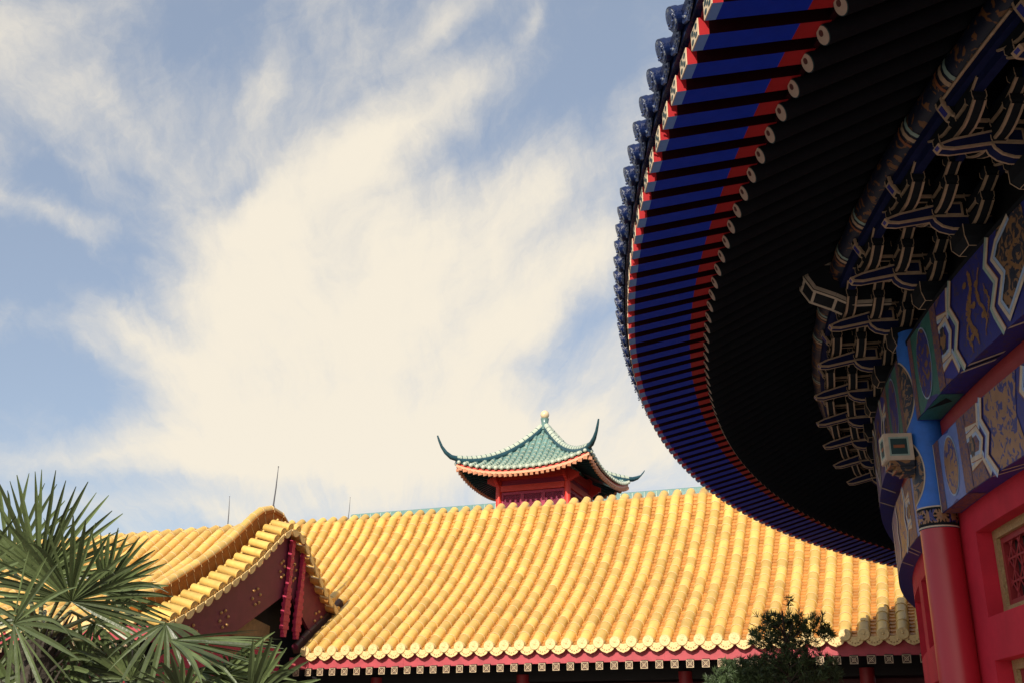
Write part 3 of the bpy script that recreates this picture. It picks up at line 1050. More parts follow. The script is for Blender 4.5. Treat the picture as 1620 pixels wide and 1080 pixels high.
# blue tile ends
tcap = MB()
sl = Vector((-1, 0, .41)).normalized()
c0 = Vector((21.91, 0, 4.225))
tcap.tube([c0, c0 + sl * .75], .073, 16, 0, ref=(0, 0, 1))
tcap.tube([c0 - sl * .012, c0 + sl * .03], .080, 18, 0, ref=(0, 0, 1))
tcap.disc(c0 - sl * .012, -sl, .069, 18, 1, th=.004)
tcap.disc(c0 - sl * .016, -sl, .035, 12, 0, th=.006)
for k in range(8):
    a = 2 * PI * k / 8
    tcap.sphere(c0 - sl * .016 + Vector((0, .052 * math.cos(a), .052 * math.sin(a))), .010, 6, 1)
tcap.sphere(c0 + sl * .16 + Vector((0, 0, .10)), .022, 8, 0)
tco = tcap.build('roof_tile_end', [BGLZ, BGLE], temple)
dp = MB()
dpoly = []
for k in range(11):
    a = PI + PI * k / 10
    dpoly.append((21.855, .125 * math.cos(a), 4.19 + .075 * math.sin(a) - (.02 if k == 5 else 0)))
dp.prism([(21.855, -.125, 4.20)] + dpoly + [(21.855, .125, 4.20)], (.012, 0, .004), 0)
for k in range(5):
    a = PI + PI * (k + .5) / 5
    dp.sphere((21.869, .07 * math.cos(a), 4.185 + .04 * math.sin(a)), .013, 6, 0)
dp.tube([(21.855, 0, 4.185), (21.3, 0, 4.44)], .115, 8, 1, ref=(0, 0, 1), a0=PI, a1=2 * PI, caps=False)
dpo = dp.build('drip_tile', [BGLE, BGLZ], temple)
PC = 0.835
for k in range(90):
    t = 189.7 - k * PC
    if k == 0:
        tco.rotation_euler = (0, 0, R_(t))
        dpo.rotation_euler = (0, 0, R_(t - PC / 2))
    else:
        copy_to(tco, temple, rz=R_(t))
        copy_to(dpo, temple, rz=R_(t - PC / 2))
pb = MB()
arc_box(pb, 17.5, 21.2, 0, 360, -1.7, -1.45, 120, 0, ends=False)
pb.build('stone_plinth', STONE, temple)

# ================================================================== YELLOW GALLERY + HALL
GA = R_(21.55)
ge = Vector((math.cos(GA), -math.sin(GA), 0))
gn = Vector((math.sin(GA), math.cos(GA), 0))
ZZ = Vector((0, 0, 1))


def G(u, v, z):
    return ge * u + gn * v + ZZ * z


PITCH_T = 0.4045
U0 = -15.843
rng = random.Random(7)


def barrel(mb, u, P, r=.118, k0=0, jit=.0, m=0, mm=1, seg=8):
    """one row of half-round cover tiles running up the slope; P = points (v, z) one tile apart"""
    for k in range(k0, len(P) - 1):
        a, b = P[k], P[k + 1]
        A_, B_ = G(u, a.x, a.y), G(u, b.x, b.y)
        d = (B_ - A_).normalized()
        n = ge.cross(d)
        if n.z < 0:
            n = -n
        rv = rng.random()
        w0, w1 = r * 1.02, r * .965
        j = (rng.random() - .5) * .016
        vs = []
        for (q, rad) in ((A_, w0), (B_, w1)):
            for i in range(seg + 1):
                an = R_(-14) + R_(208) * i / seg
                vs.append(q + ge * (rad * math.cos(an) + j) + n * (rad * math.sin(an)))
        kk = seg + 1
        mb.add(vs, [(i, i + 1, kk + i + 1, kk + i) for i in range(seg)], m, rv, True)
        mb.add(vs[:kk], [tuple(range(kk))], m, rv)
        # pale mortar joint at the lower lip
        vs = []
        for (q, rad) in ((A_ - d * .004, w0 * 1.0), (A_ - d * .002, w0 * 1.035), (A_ + d * .022, w0 * 1.035), (A_ + d * .026, w0)):
            for i in range(seg + 1):
                an = R_(-14) + R_(208) * i / seg
                vs.append(q + ge * (rad * math.cos(an) + j) + n * (rad * math.sin(an)))
        mb.add(vs, [(q * kk + i, q * kk + i + 1, (q + 1) * kk + i + 1, (q + 1) * kk + i) for q in range(3) for i in range(seg)], mm, rv, False)


def pans(mb, u0, u1, P, m=2):
    """overlapping concave pan tiles between two rows"""
    n = 4
    for a, b in zip(P, P[1:]):
        A_, B_ = G(0, a.x, a.y), G(0, b.x, b.y)
        d = (B_ - A_).normalized()
        nn = ge.cross(d)
        if nn.z < 0:
            nn = -nn
        rv = rng.random()
        vs = []
        for (q, lift) in ((A_, .022), (B_, -.004), (A_, -.010)):
            for i in range(n + 1):
                f = i / n
                sag = .055 * (1 - (2 * f - 1) ** 2)
                vs.append(q + ge * (u0 + (u1 - u0) * f) + nn * (lift - sag))
        k = n + 1
        mb.add(vs, [(i, i + 1, k + i + 1, k + i) for i in range(n)], m, rv, True)
        mb.add(vs, [(2 * k + i, 2 * k + i + 1, i + 1, i) for i in range(n)], m, rv, False)


def cap_tile(par, u, v, z, sl_, org, mats):
    """round end tile with a raised rim, boss and nail knob, at the foot of one row"""
    d = (gn * sl_[0] + ZZ * sl_[1]).normalized()
    mb = MB()
    c = G(u, v, z)
    h_ = (gn * .93 - ZZ * .05).normalized()
    mb.tube([c - h_ * .03, c + h_ * .05], .136, 20, 0, ref=ZZ)
    mb.tube([c - h_ * .045, c - h_ * .03], [.122, .136], 20, 0, ref=ZZ)
    mb.disc(c - h_ * .030, -h_, .106, 18, 1, th=.003)
    d = h_
    for k in range(7):
        a = 2 * PI * k / 7
        mb.sphere(c - d * .034 + ge * (.066 * math.cos(a)) + ZZ * (.066 * math.sin(a)), .016, 6, 0)
    mb.sphere(c - d * .034, .030, 8, 0)
    nrm = ge.cross(d)
    nrm = nrm if nrm.z > 0 else -nrm
    mb.sphere(c + d * .20 + nrm * .128, .030, 8, 0)
    return mb.build('round_end_tile', mats, par, org)


def drip(par, u, v, z, org, mats, wd=.19):
    mb = MB()
    poly = [G(u - wd, v, z + .085)]
    for k in range(13):
        a = PI + PI * k / 12
        poly.append(G(u + wd * math.cos(a), v, z + .155 * math.sin(a) * (1.0 if k != 6 else 1.10)))
    poly.append(G(u + wd, v, z + .085))
    poly += [G(u + wd * .55, v, z + .055), G(u, v, z + .035), G(u - wd * .55, v, z + .055)]
    mb.prism(poly, -gn * .03 + ZZ * .004, 0)
    for k in range(5):
        a = PI + PI * (k + .7) / 5.4
        mb.sphere(G(u + .11 * math.cos(a), v - .032, z - .012 + .085 * math.sin(a)), .017, 6, 1)
    return mb.build('drip_tile', mats, par, org)


def rafter_part(par, u, v, z, org, L=1.6, hw=.087):
    mb = MB()
    d = (gn + ZZ * .36).normalized()
    nn = ge.cross(d)
    nn = nn if nn.z > 0 else -nn
    c = G(u, v, z)
    mb.box(c + d * (L / 2 + .02), d * (L / 2), ge * hw, nn * hw, 0)
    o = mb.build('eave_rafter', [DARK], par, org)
    mb = MB()
    f = c - gn * .0
    mb.box(f, ge * hw, gn * .012, ZZ * hw, 0)
    e = .0105
    y = -gn * .014
    for s_ in (-1, 1):
        mb.box(f + y + ge * (s_ * (hw - e / 2)), ge * (e / 2), gn * .003, ZZ * hw, 1)
        mb.box(f + y + ZZ * (s_ * (hw - e / 2)), ge * (hw - e), gn * .0028, ZZ * (e / 2), 1)
        dg = (ge + ZZ * s_).normalized()
        pg = (ge - ZZ * s_).normalized()
        mb.box(f + y, dg * (hw * 1.25), gn * (.0022 + .0004 * s_), pg * (e * .42), 1)
    for k in range(10):
        a0, a1 = 2 * PI * k / 10, 2 * PI * (k + 1) / 10
        r_ = hw * .45
        mb.tube([f + y * 1.1 + ge * (r_ * math.cos(a0)) + ZZ * (r_ * math.sin(a0)), f + y * 1.1 + ge * (r_ * math.cos(a1)) + ZZ * (r_ * math.sin(a1))], e * .45, 4, 1, caps=False, smooth=False)
    mb.build('rafter_end_panel', [DBRN, TRACE], o, org)
    return o


# ---- gallery ----
org = G(-2, 28, 0)
org.z = 0
gal = thing('yellow_roofed_gallery', org, 'long low gallery under a sweeping yellow tile roof, running across the lower middle', 'gallery')
GP = [(25.47, 2.60), (26.1, 3.06), (27.3, 3.84), (28.6, 4.82), (29.7, 5.88), (30.4, 6.62), (30.95, 7.42)]
GT = resample(GP, .372)
GS = resample(GP, .155)
top = (31.10, 7.36)
rows = list(range(-11, 43))
mb = MB()
for i in rows:
    u = U0 + PITCH_T * i
    k0 = 0 if i >= 0 else 6
    wob = .012 * math.sin(i * 1.7) + .008 * math.sin(i * .6)
    barrel(mb, u, GT, .140, k0)
    e_ = GT[-1]
    mb.sphere(G(u, e_.x, e_.y), .137, 12, 0, rng.random())
    mb.tube([G(u, e_.x, e_.y), G(u, 31.15, 7.42)], .134, 12, 0, rng.random(), ref=ZZ)
    if i < 42:
        kk = 0 if i >= 0 else 14
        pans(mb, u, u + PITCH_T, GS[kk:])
# back slope
for (a, b) in (((30.98, 7.22), (33.5, 4.6)), ((33.5, 4.6), (36, 2.6))):
    mb.add([G(U0 - 4.6, *a), G(U0 + PITCH_T * 42, *a), G(U0 + PITCH_T * 42, *b), G(U0 - 4.6, *b)], [(0, 1, 2, 3)], 2)
# soffit under the tiles so that no light leaks between the rows
for a, b in zip(GP, GP[1:]):
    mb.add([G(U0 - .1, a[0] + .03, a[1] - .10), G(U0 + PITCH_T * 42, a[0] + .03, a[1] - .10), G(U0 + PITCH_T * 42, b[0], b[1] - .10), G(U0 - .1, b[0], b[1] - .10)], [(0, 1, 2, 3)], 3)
mb.build('tiled_roof', [YEL, MORT, YPAN, DARK], gal, org, attr=True)
sl0 = (GT[1] - GT[0]).normalized()
co = cap_tile(gal, U0, 25.42, 2.60, (sl0.x, sl0.y), org, [YCAP, YDIM])
do = drip(gal, U0 + PITCH_T / 2, 25.43, 2.515, org, [YCAP, YDIM])
for i in range(1, 43):
    copy_to(co, gal, ge * (PITCH_T * i))
    if i < 42:
        copy_to(do, gal, ge * (PITCH_T * i))
ro = rafter_part(gal, -16.12, 25.50, 2.075, org)
for i in range(1, 48):
    copy_to(ro, gal, ge * (.3632 * i))
mb = MB()
ue = U0 + PITCH_T * 42 + .2
mb.box(G((U0 - .55 + ue) / 2, 25.585, 2.315), ge * ((ue - U0 + .55) / 2), gn * .03, ZZ * .155)
for u in (-13.0, -9.6, -6.2, -2.8):
    mb.box(G(u, 25.553, 2.315), ge * .006, gn * .004, ZZ * .15)
mb.build('red_eave_board', PINK, gal, org)
mb = MB()
mb.box(G(-7, 26.9, 2.05), ge * 9.6, gn * .14, ZZ * .22, 0)
mb.box(G(-7, 27.4, .05), ge * 9.6, gn * .08, ZZ * 1.75, 1)
for k in range(5):
    mb.box(G(-15 + k * 4.2, 27.3, .7), ge * 1.2, gn * .06, ZZ * .8, 0)
mb.build('rear_wall', [DARK, DWALL], gal, org)
for k in range(5):
    mb = MB()
    c = G(-14.4 + k * 4.2, 26.8, 0)
    mb.tube([(c.x, c.y, -1.7), (c.x, c.y, 2.0)], .17, 20)
    mb.build('column', REDD, gal, org)
mb = MB()
mb.box(G(-7, 33, .4), ge * 9.4, gn * .1, ZZ * 2.1)
mb.build('back_wall', DWALL, gal, org)

# ---- hall with gable, on the left ----
UG = -16.124
horg = G(UG - 4, 24.4, 0)
horg.z = 0
hall = thing('yellow_roofed_hall', horg, 'taller yellow-tiled hall with a maroon gable and curved verge ridge, behind the palms', 'hall')
HP = [(19.62, 2.80), (20.5, 3.22), (21.7, 3.92), (22.8, 4.62), (23.6, 5.28), (24.1, 5.68), (24.45, 5.80), (24.8, 5.72), (25.4, 5.22), (26.3, 4.42), (27.6, 3.60), (28.9, 2.95)]
HT = resample(HP, .372)
HS = resample(HP, .155)
mb = MB()
NH = 34
for i in range(NH):
    u = UG - .95 - PITCH_T * i
    barrel(mb, u, HT, .130)
    pans(mb, u - PITCH_T, u, HS)
pans(mb, UG - .95, UG - .6, HS)
for a, b in zip(HP, HP[1:]):
    mb.add([G(UG - .3, a[0], a[1] - .10), G(UG - .95 - PITCH_T * NH, a[0], a[1] - .10), G(UG - .95 - PITCH_T * NH, b[0], b[1] - .10), G(UG - .3, b[0], b[1] - .10)], [(0, 1, 2, 3)], 3)
mb.build('tiled_roof', [YEL, MORT, YPAN, DARK], hall, horg, attr=True)
slh = (HT[1] - HT[0]).normalized()
co = cap_tile(hall, UG - .95, 19.55, 2.80, (slh.x, slh.y), horg, [YCAP, YDIM])
do = drip(hall, UG - .95 - PITCH_T / 2, 19.60, 2.715, horg, [YCAP, YDIM])
for i in range(1, NH):
    copy_to(co, hall, -ge * (PITCH_T * i))
    copy_to(do, hall, -ge * (PITCH_T * i))
co = copy_to(co, hall, ge * (PITCH_T * 1))
ro = rafter_part(hall, UG - .6, 19.56, 2.28, horg)
for i in range(1, 37):
    copy_to(ro, hall, -ge * (.3632 * i))
mb = MB()
mb.box(G(UG - 7.3, 19.62, 2.515), ge * 7.2, gn * .03, ZZ * .155)
mb.build('red_eave_board', PINK, hall, horg)

# verge ridge: moulded bar following the roof curve, top row of half-round tiles, fillets
V = resample(HP, .30)
mb = MB()
UV = UG - .50
nv = [q for q in V if q.x < 28.3]


def along(off, du):
    out = []
    for i, q in enumerate(nv):
        t = (nv[min(i + 1, len(nv) - 1)] - nv[max(i - 1, 0)]).normalized()
        n2 = Vector((-t.y, t.x))
        out.append(G(UV + du, q.x + n2.x * off, q.y + n2.y * off))
    return out


sec = [(-.14, -.06, 0), (-.14, .06, 0), (-.10, .08, 1), (-.10, .34, 0), (-.135, .36, 0), (-.135, .43, 0), (.135, .43, 0), (.135, .36, 0), (.10, .34, 1), (.10, .08, 0), (.14, .06, 0), (.14, -.06, 0)]
rings = [along(o, d_) for d_, o, _ in sec]
for s0 in range(len(sec) - 1):
    for i in range(len(nv) - 1):
        mb.add([rings[s0][i], rings[s0 + 1][i], rings[s0 + 1][i + 1], rings[s0][i + 1]], [(0, 1, 2, 3)], 0, rng.random())
for i in (0, len(nv) - 1):
    mb.add([r_[i] for r_ in rings], [tuple(range(len(sec)))], 0)
# joints of the ridge blocks
for i in range(1, len(nv) - 1, 1):
    for d_, o0, o1 in ((.104, .08, .345), (.142, -.06, .06), (.138, .36, .43)):
        a, b = along(o0, d_)[i], along(o1, d_)[i]
        mb.tube([a, b], .007, 4, 1, caps=False, smooth=False)
tops = along(.44, 0)
for i in range(len(tops) - 1):
    A_, B_ = tops[i], tops[i + 1]
    mb.tube([A_, B_], [.115, .110], 14, 2, rng.random(), ref=tuple(ge))
    dd = (B_ - A_).normalized()
    mb.tube([A_ - dd * .012, A_ + dd * .014], .120, 14, 1, ref=tuple(ge))
mb.build('verge_ridge', [OCH, MORT, YEL], hall, horg, attr=True)
# verge tiles: short rows pointing out of the gable
VC = resample(HP, .372)
cz = Vector((.96, -.26))
for i, q in enumerate(VC):
    if q.x > 27.7:
        break
    A_ = G(UG - .34, q.x, q.y + .06)
    B_ = G(UG + .24, q.x, q.y - .10)
    d = (B_ - A_).normalized()
    mb = MB()
    mb.tube([A_, B_], [.105, .112], 16, 0, rng.random(), ref=ZZ)
    mb.tube([B_ - d * .03, B_ + d * .012], .122, 18, 0, ref=ZZ)
    mb.disc(B_ + d * .012, d, .100, 18, 1, th=.003)
    mb.disc(B_ + d * .015, d, .072, 16, 0, th=.004)
    mb.disc(B_ + d * .019, d, .048, 14, 1, th=.003)
    mb.disc(B_ + d * .022, d, .026, 12, 0, th=.004)
    mb.sphere(A_ + d * .16 + ZZ * .125, .036, 8, 0)
    mb.build('verge_tile', [YEL, YDIM], hall, horg, attr=True)
    if i + 1 < len(VC):
        m_ = (q + VC[i + 1]) / 2
        tv = (VC[i + 1] - q).normalized()
        mb = MB()
        nn2 = Vector((-tv.y, tv.x))
        pa = G(UG + .27, m_.x, m_.y - .165)
        poly = []
        wd = .155
        for k in range(11):
            a = PI + PI * k / 10
            o_ = tv * (wd * math.cos(a)) + Vector((0, 1)) * (.15 * math.sin(a))
            poly.append(pa + gn * o_.x + ZZ * o_.y)
        poly += [pa + gn * (tv.x * wd) + ZZ * (tv.y * wd + .03), pa - gn * (tv.x * wd) + ZZ * (-tv.y * wd + .03)]
        mb.prism(poly, ge * .035, 0)
        mb.tube([pa + ge * .02, G(UG - .34, m_.x, m_.y + .0)], [.15, .14], 8, 1, ref=ZZ, a0=PI, a1=2 * PI, caps=False)
        mb.build('verge_drip_tile', [YCAP, YPAN], hall, horg, attr=True)

# gable: bargeboards, recessed gable wall, tan plank, pendants, studs
up_ = [q for q in resample(HP, .25) if q.x < 27.75]
APX = (24.85, 4.10)
mb = MB()
lowf = lambda v: 2.86 + (v - 22.71) * .579 if v < APX[0] else 4.10 - (v - APX[0]) * .78
flash = lambda v: 2.69 + (v - 25.27) * .47
top_e, bot_e = [], []
for q in up_:
    lo = lowf(q.x)
    if q.x < 22.71:
        lo = max(2.25, min(2.86, 2.86 - (22.71 - q.x) * .18))
    if q.x > 25.9:
        lo = min(max(flash(q.x) - .1, lo), q.y - .2)
    top_e.append((q.x, q.y - .13))
    bot_e.append((q.x, min(lo, q.y - .16)))
th_ = .09
for i in range(len(up_) - 1):
    a, b, c, d = top_e[i], top_e[i + 1], bot_e[i + 1], bot_e[i]
    p = [G(UG - th_, *d), G(UG, *d), G(UG, *c), G(UG - th_, *c), G(UG - th_, *a), G(UG, *a), G(UG, *b), G(UG - th_, *b)]
    mb.add(p, [(0, 1, 2, 3), (4, 7, 6, 5), (1, 5, 6, 2), (0, 3, 7, 4)], 0)
mb.build('bargeboard', MAROON, hall, horg)
mb = MB()
mb.prism([G(UG - .62, *q) for q in ((19.9, -1.7), (28.6, -1.7), (28.6, 3.1), (27.4, 3.6), (24.5, 5.4), (20.4, 2.9), (19.9, 2.4))], -ge * .2, 0)
mb.build('gable_wall', DARK, hall, horg)
mb = MB()
mb.prism([G(UG - .35, *q) for q in ((20.3, 1.2), (25.2, 1.2), (25.2, 2.66), (24.07, 2.72), (22.4, 2.87), (20.3, 2.5))], -ge * .1, 0)
mb.build('red_plank', CRIM, hall, horg)
mb = MB()
mb.prism([G(UG - .30, *q) for q in ((22.4, 2.84), (24.1, 2.70), (24.55, 2.80), (24.55, 3.18), (23.5, 3.34), (23.2, 3.3))], -ge * .06, 0)
mb.build('tan_plank', TAN, hall, horg)
for vt in (24.70, 25.30):
    mb = MB()
    n = 26
    for k in range(n):
        z = 5.42 - k * (2.52 / n)
        f = k / n
        wd = .075 if f < .5 else .10 + .035 * math.sin((f - .5) * 2 * PI * .95)
        if f > .9:
            wd *= (1 - f) / .1 * .9 + .1
        wd *= 1 + (.10 if k % 2 else -.08) * (1 if f > .46 else .3)
        zz = z - 2.52 / n
        v_ = vt - .10 * f
        mb.box(G(UG + .09, v_, (z + zz) / 2), ge * (.045 + .012 * (k % 2)), gn * wd, ZZ * (2.52 / n / 2 * 1.02), 0)
        if f > .46 and k % 2:
            for s_ in (-1, 1):
                mb.sphere(G(UG + .10, v_ + s_ * wd * .9, z - .05), .028, 6, 0)
        if f <= .46 and k in (5, 8, 10):
            mb.sphere(G(UG + .145, v_, z), .022, 6, 1)
    mb.build('carved_pendant', [CRIM, GOLD], hall, horg)
for (v, z) in ((23.36, 3.77), (22.11, 3.08), (20.95, 2.61), (26.37, 3.56), (24.42, 4.62), (24.98, 4.62)):
    mb = MB()
    for k in range(6):
        a = 2 * PI * k / 6 + .35
        rx, rz = (.17, .20) if v < 24.4 or v > 25.5 else (.10, .22)
        mb.sphere(G(UG + .014, v + rx * math.cos(a), z + rz * math.sin(a)), .042, 8, 0, sq=1)
    mb.build('gold_stud_rosette', GOLD, hall, horg)
# brown ridge where the gable meets the gallery roof
mb = MB()
fl = [q for q in GT if q.x < 27.9]
for k, (a, b) in enumerate(zip(fl, fl[1:])):
    A_, B_ = G(UG - .04, a.x, a.y + .05), G(UG - .04, b.x, b.y + .05)
    d = (B_ - A_).normalized()
    n = ge.cross(d)
    n = n if n.z > 0 else -n
    mb.box((A_ + B_) / 2, (B_ - A_) / 2, ge * .10, n * .10, 0, rng.random())
    mb.tube([A_ + n * .10, B_ + n * .10], [.088, .082], 10, 0, ref=ZZ)
    mb.tube([A_ + n * .10 - d * .01, A_ + n * .10 + d * .014], .094, 10, 1, ref=ZZ)
mb.build('abutment_ridge', [FLASH, MAROON], hall, horg)
# walls under the eaves
mb = MB()
mb.box(G(UG - 8, 20.9, .6), ge * 7.2, gn * .1, ZZ * 2.3, 0)
mb.box(G(UG - 8, 20.75, 1.35), ge * 7.2, gn * .06, ZZ * .18, 1)
mb.box(G(UG - 8, 28.0, .3), ge * 7.2, gn * .1, ZZ * 2.0, 0)
mb.build('front_wall', [DWALL, CRIM], hall, horg)
for k in range(4):
    mb = MB()
    c = G(UG - 1.2 - k * 2.9, 20.55, 0)
    mb.tube([(c.x, c.y, -1.7), (c.x, c.y, 2.4)], .17, 20)
    mb.build('column', REDD, hall, horg)

# ---- lightning rods ----


def rod(u, v, z0, z1, dx, r, label):
    mb = MB()
    b = G(u, v, z0)
    t = G(u + dx, v, z1)
    mid = (b + t) / 2 + ge * .01
    mb.tube([b, mid, t], [r, r * .8, r * .35], 8)
    mb.tube([b - ZZ * .02, b + ZZ * .10], [r * 3, r * 1.5], 8)
    mb.sphere(t, r * .9, 6)
    o = mb.build('lightning_rod', STEEL, None, (b.x, b.y, z0 + EZ))
    o.location = (b.x, b.y, z0 + EZ)
    tag(o, label, 'lightning rod', 'lightning rods on the roofs')


rod(UG - .50, 24.5, 6.28, 7.45, .06, .022, 'tallest thin lightning rod, standing on the curved top of the maroon gable')
rod(-18.0, 24.45, 5.78, 6.72, -.04, .016, 'thin lightning rod on the hall ridge to the left of the gable')
rod(-18.05, 31.0, 7.35, 8.12, .03, .012, 'short faint lightning rod on the gallery ridge just right of the gable')

# ================================================================== GREEN PAVILION
PX, PY = 1.30, 40.0
pav = thing('green_roofed_pavilion', (PX, PY, 0), 'red pavilion with a teal pyramid roof and horned corners, rising above the gallery ridge', 'pavilion')
PA = R_(203.5)
DIAG = 3.61


def PV(a, b, z):
    """pavilion frame: a along the front face (left to right), b outward to the front"""
    ax_ = Vector((math.cos(R_(338.5)), math.sin(R_(338.5)), 0))
    bx_ = Vector((math.cos(R_(248.5)), math.sin(R_(248.5)), 0))
    return Vector((PX, PY, 0)) + ax_ * a + bx_ * b + ZZ * z


HS_ = DIAG / math.sqrt(2)          # half side of the eave
ZE, ZA = 9.76, 12.02               # mid-eave and apex


def roof_h(b, s):
    """height of the roof surface at distance b (0..HS_) from the axis, s = lateral fraction"""
    t = 1 - b / HS_
    h = ZE + (ZA - ZE) * (.30 * t + .70 * t ** 2.1)
    return h + .44 * (abs(s) ** 2.4) * (1 - t) ** 1.5


def side_rot(k):
    def f(a, b, z):
        for _ in range(k):
            a, b = b, -a
        return PV(a, b, z)
    return f


mb = MB()
ridge = MB()
for k in range(4):
    Q = side_rot(k)
    nb = 14
    ns = 20
    vs = []
    for i in range(nb + 1):
        b = HS_ * (1 - i / nb)
        for j in range(ns + 1):
            s_ = -1 + 2 * j / ns
            vs.append(Q(s_ * b, b, roof_h(b, s_)))
    mb.add(vs, [(i * (ns + 1) + j, i * (ns + 1) + j + 1, (i + 1) * (ns + 1) + j + 1, (i + 1) * (ns + 1) + j) for i in range(nb) for j in range(ns)], 0, .4, True)
    nrow = 21
    for r_i in range(nrow):
        a = -HS_ + 2 * HS_ * (r_i + .5) / nrow
        b = HS_ + .05
        step = .175
        while b - step > abs(a) and b - step > .12:
            b2 = b - step
            p0 = Q(a, b, roof_h(min(b, HS_), a / max(b, .05)))
            p1 = Q(a, b2, roof_h(b2, a / max(b2, .05)))
            mb.tube([p0 + ZZ * .02, p1 + ZZ * .01], [.078, .058], 8, 0, rng.random(), ref=ZZ)
            mb.tube([p0 + ZZ * .02 - (p1 - p0).normalized() * .012, p0 + ZZ * .02 + (p1 - p0).normalized() * .014], .083, 8, 1, rng.random(), ref=ZZ)  # pale ring paints a white highlight on each tile's lower lip
            b = b2
    # round ends of the rows, paled to paint a sparkle
    for r_i in range(nrow):
        a = -HS_ + 2 * HS_ * (r_i + .5) / nrow
        p0 = Q(a, HS_ + .06, roof_h(HS_, a / HS_) + .0)
        mb.sphere(p0, .075, 8, 1, rng.random())
mb.build('tiled_roof', [TEAL, TPALE], pav, (PX, PY, 0), attr=True)
for k in range(4):
    Q = side_rot(k)
    hip, rad = [], []
    for i in range(19):
        t = i / 18
        b = .10 + (HS_ - .10) * t
        hip.append(Q(b, b, roof_h(b, 1.0) + .13))
        rad.append(.105)
    mb = MB()
    mb.tube(hip, [.11] * len(hip), 10, 0, ref=ZZ)
    low = [q - ZZ * .10 for q in hip]
    mb.tube(low, [.135] * len(hip), 8, 1, ref=ZZ)
    for i in range(1, 18):
        d = (hip[i + 1] - hip[i]).normalized()
        mb.tube([hip[i] - d * .012, hip[i] + d * .012], .116, 10, 1, ref=ZZ)
    # horn
    hb = [(HS_ * .97, 0), (HS_ * 1.06, .05), (HS_ * 1.12, .20), (HS_ * 1.165, .40), (HS_ * 1.195, .62), (HS_ * 1.215, .80)]
    base = roof_h(HS_, 1.0) + .10
    hk = .55 if k == 1 else 1.0
    mb.tube([Q(b, b, base + z * hk) for b, z in hb], [.11, .095, .075, .055 * hk, .045 * hk, .03 * hk], 8, 2, ref=ZZ)
    mb.build('hip_ridge', [TPALE, TDARK, TDARK], pav, (PX, PY, 0))
mb = MB()
c = Vector((PX, PY, 0))
mb.tube([c + ZZ * 11.85, c + ZZ * 12.05, c + ZZ * 12.12, c + ZZ * 12.32], [.24, .19, .13, .17], 14, 1)
mb.sphere(c + ZZ * 12.48, .175, 18, 0, sq=1.0)
mb.build('finial', [PEARL, TEAL], pav, (PX, PY, 0))
# eave: red fascia, rafter tips, soffit
for k in range(4):
    Q = side_rot(k)
    mb = MB()
    n = 24
    for i in range(n):
        s0, s1 = -1 + 2 * i / n, -1 + 2 * (i + 1) / n
        z0, z1 = roof_h(HS_, s0), roof_h(HS_, s1)
        b = HS_ - .02
        for (bo, zu_, zl_, m) in ((b, -.05, -.11, 1), (b + .03, -.11, -.205, 0)):
            p = [Q(s0 * HS_, bo - .06, z0 + zl_), Q(s0 * HS_, bo, z0 + zl_), Q(s1 * HS_, bo, z1 + zl_), Q(s1 * HS_, bo - .06, z1 + zl_),
                 Q(s0 * HS_, bo - .06, z0 + zu_), Q(s0 * HS_, bo, z0 + zu_), Q(s1 * HS_, bo, z1 + zu_), Q(s1 * HS_, bo - .06, z1 + zu_)]
            mb.hexa(p, m)
        # soffit
        mb.add([Q(s0 * HS_, b - .05, z0 - .20), Q(s1 * HS_, b - .05, z1 - .20), Q(s1 * 1.4, 1.4, ZE + .42), Q(s0 * 1.4, 1.4, ZE + .42)], [(0, 1, 2, 3)], 2)
    mb.build('eave_fascia', [PEACH, TRED, TDARK], pav, (PX, PY, 0))
    nr_ = 25
    for i in range(nr_):
        mb = MB()
        s_ = -1 + 2 * (i + .5) / nr_
        z = roof_h(HS_, s_) - .258
        b = HS_ + .035
        A_ = Q(s_ * HS_, b, z)
        B_ = Q(s_ * 1.5, 1.5, ZE + .33)
        d = (B_ - A_)
        L = d.length
        d.normalize()
        sx = d.cross(ZZ).normalized()
        sy = sx.cross(d)
        mb.box(A_ + d * .06, d * .06, sx * .055, sy * .055, 0)
        mb.box(A_ + d * (L / 2 + .06), d * (L / 2 - .06), sx * .055, sy * .055, 1)
        mb.build('eave_rafter', [PEACH, TDARK], pav, (PX, PY, 0))
HC = 1.9 / math.sqrt(2)
for sa in (-1, 1):
    for sb_ in (-1, 1):
        mb = MB()
        c = PV(HC * sa, HC * sb_, 0)
        mb.tube([(c.x, c.y, 7.5), (c.x, c.y, 10.1)], .115, 14)
        # carved bracket outside the post
        for dd in (PV(sa, 0, 0) - PV(0, 0, 0), PV(0, sb_, 0) - PV(0, 0, 0)):
            for k in range(4):
                mb.box(c + dd * (.13 + .09 * k) + ZZ * 9.66, dd * .046, dd.cross(ZZ) * .05, ZZ * (.22 - .045 * k), 0)
        mb.build('post', TRED, pav, (PX, PY, 0))
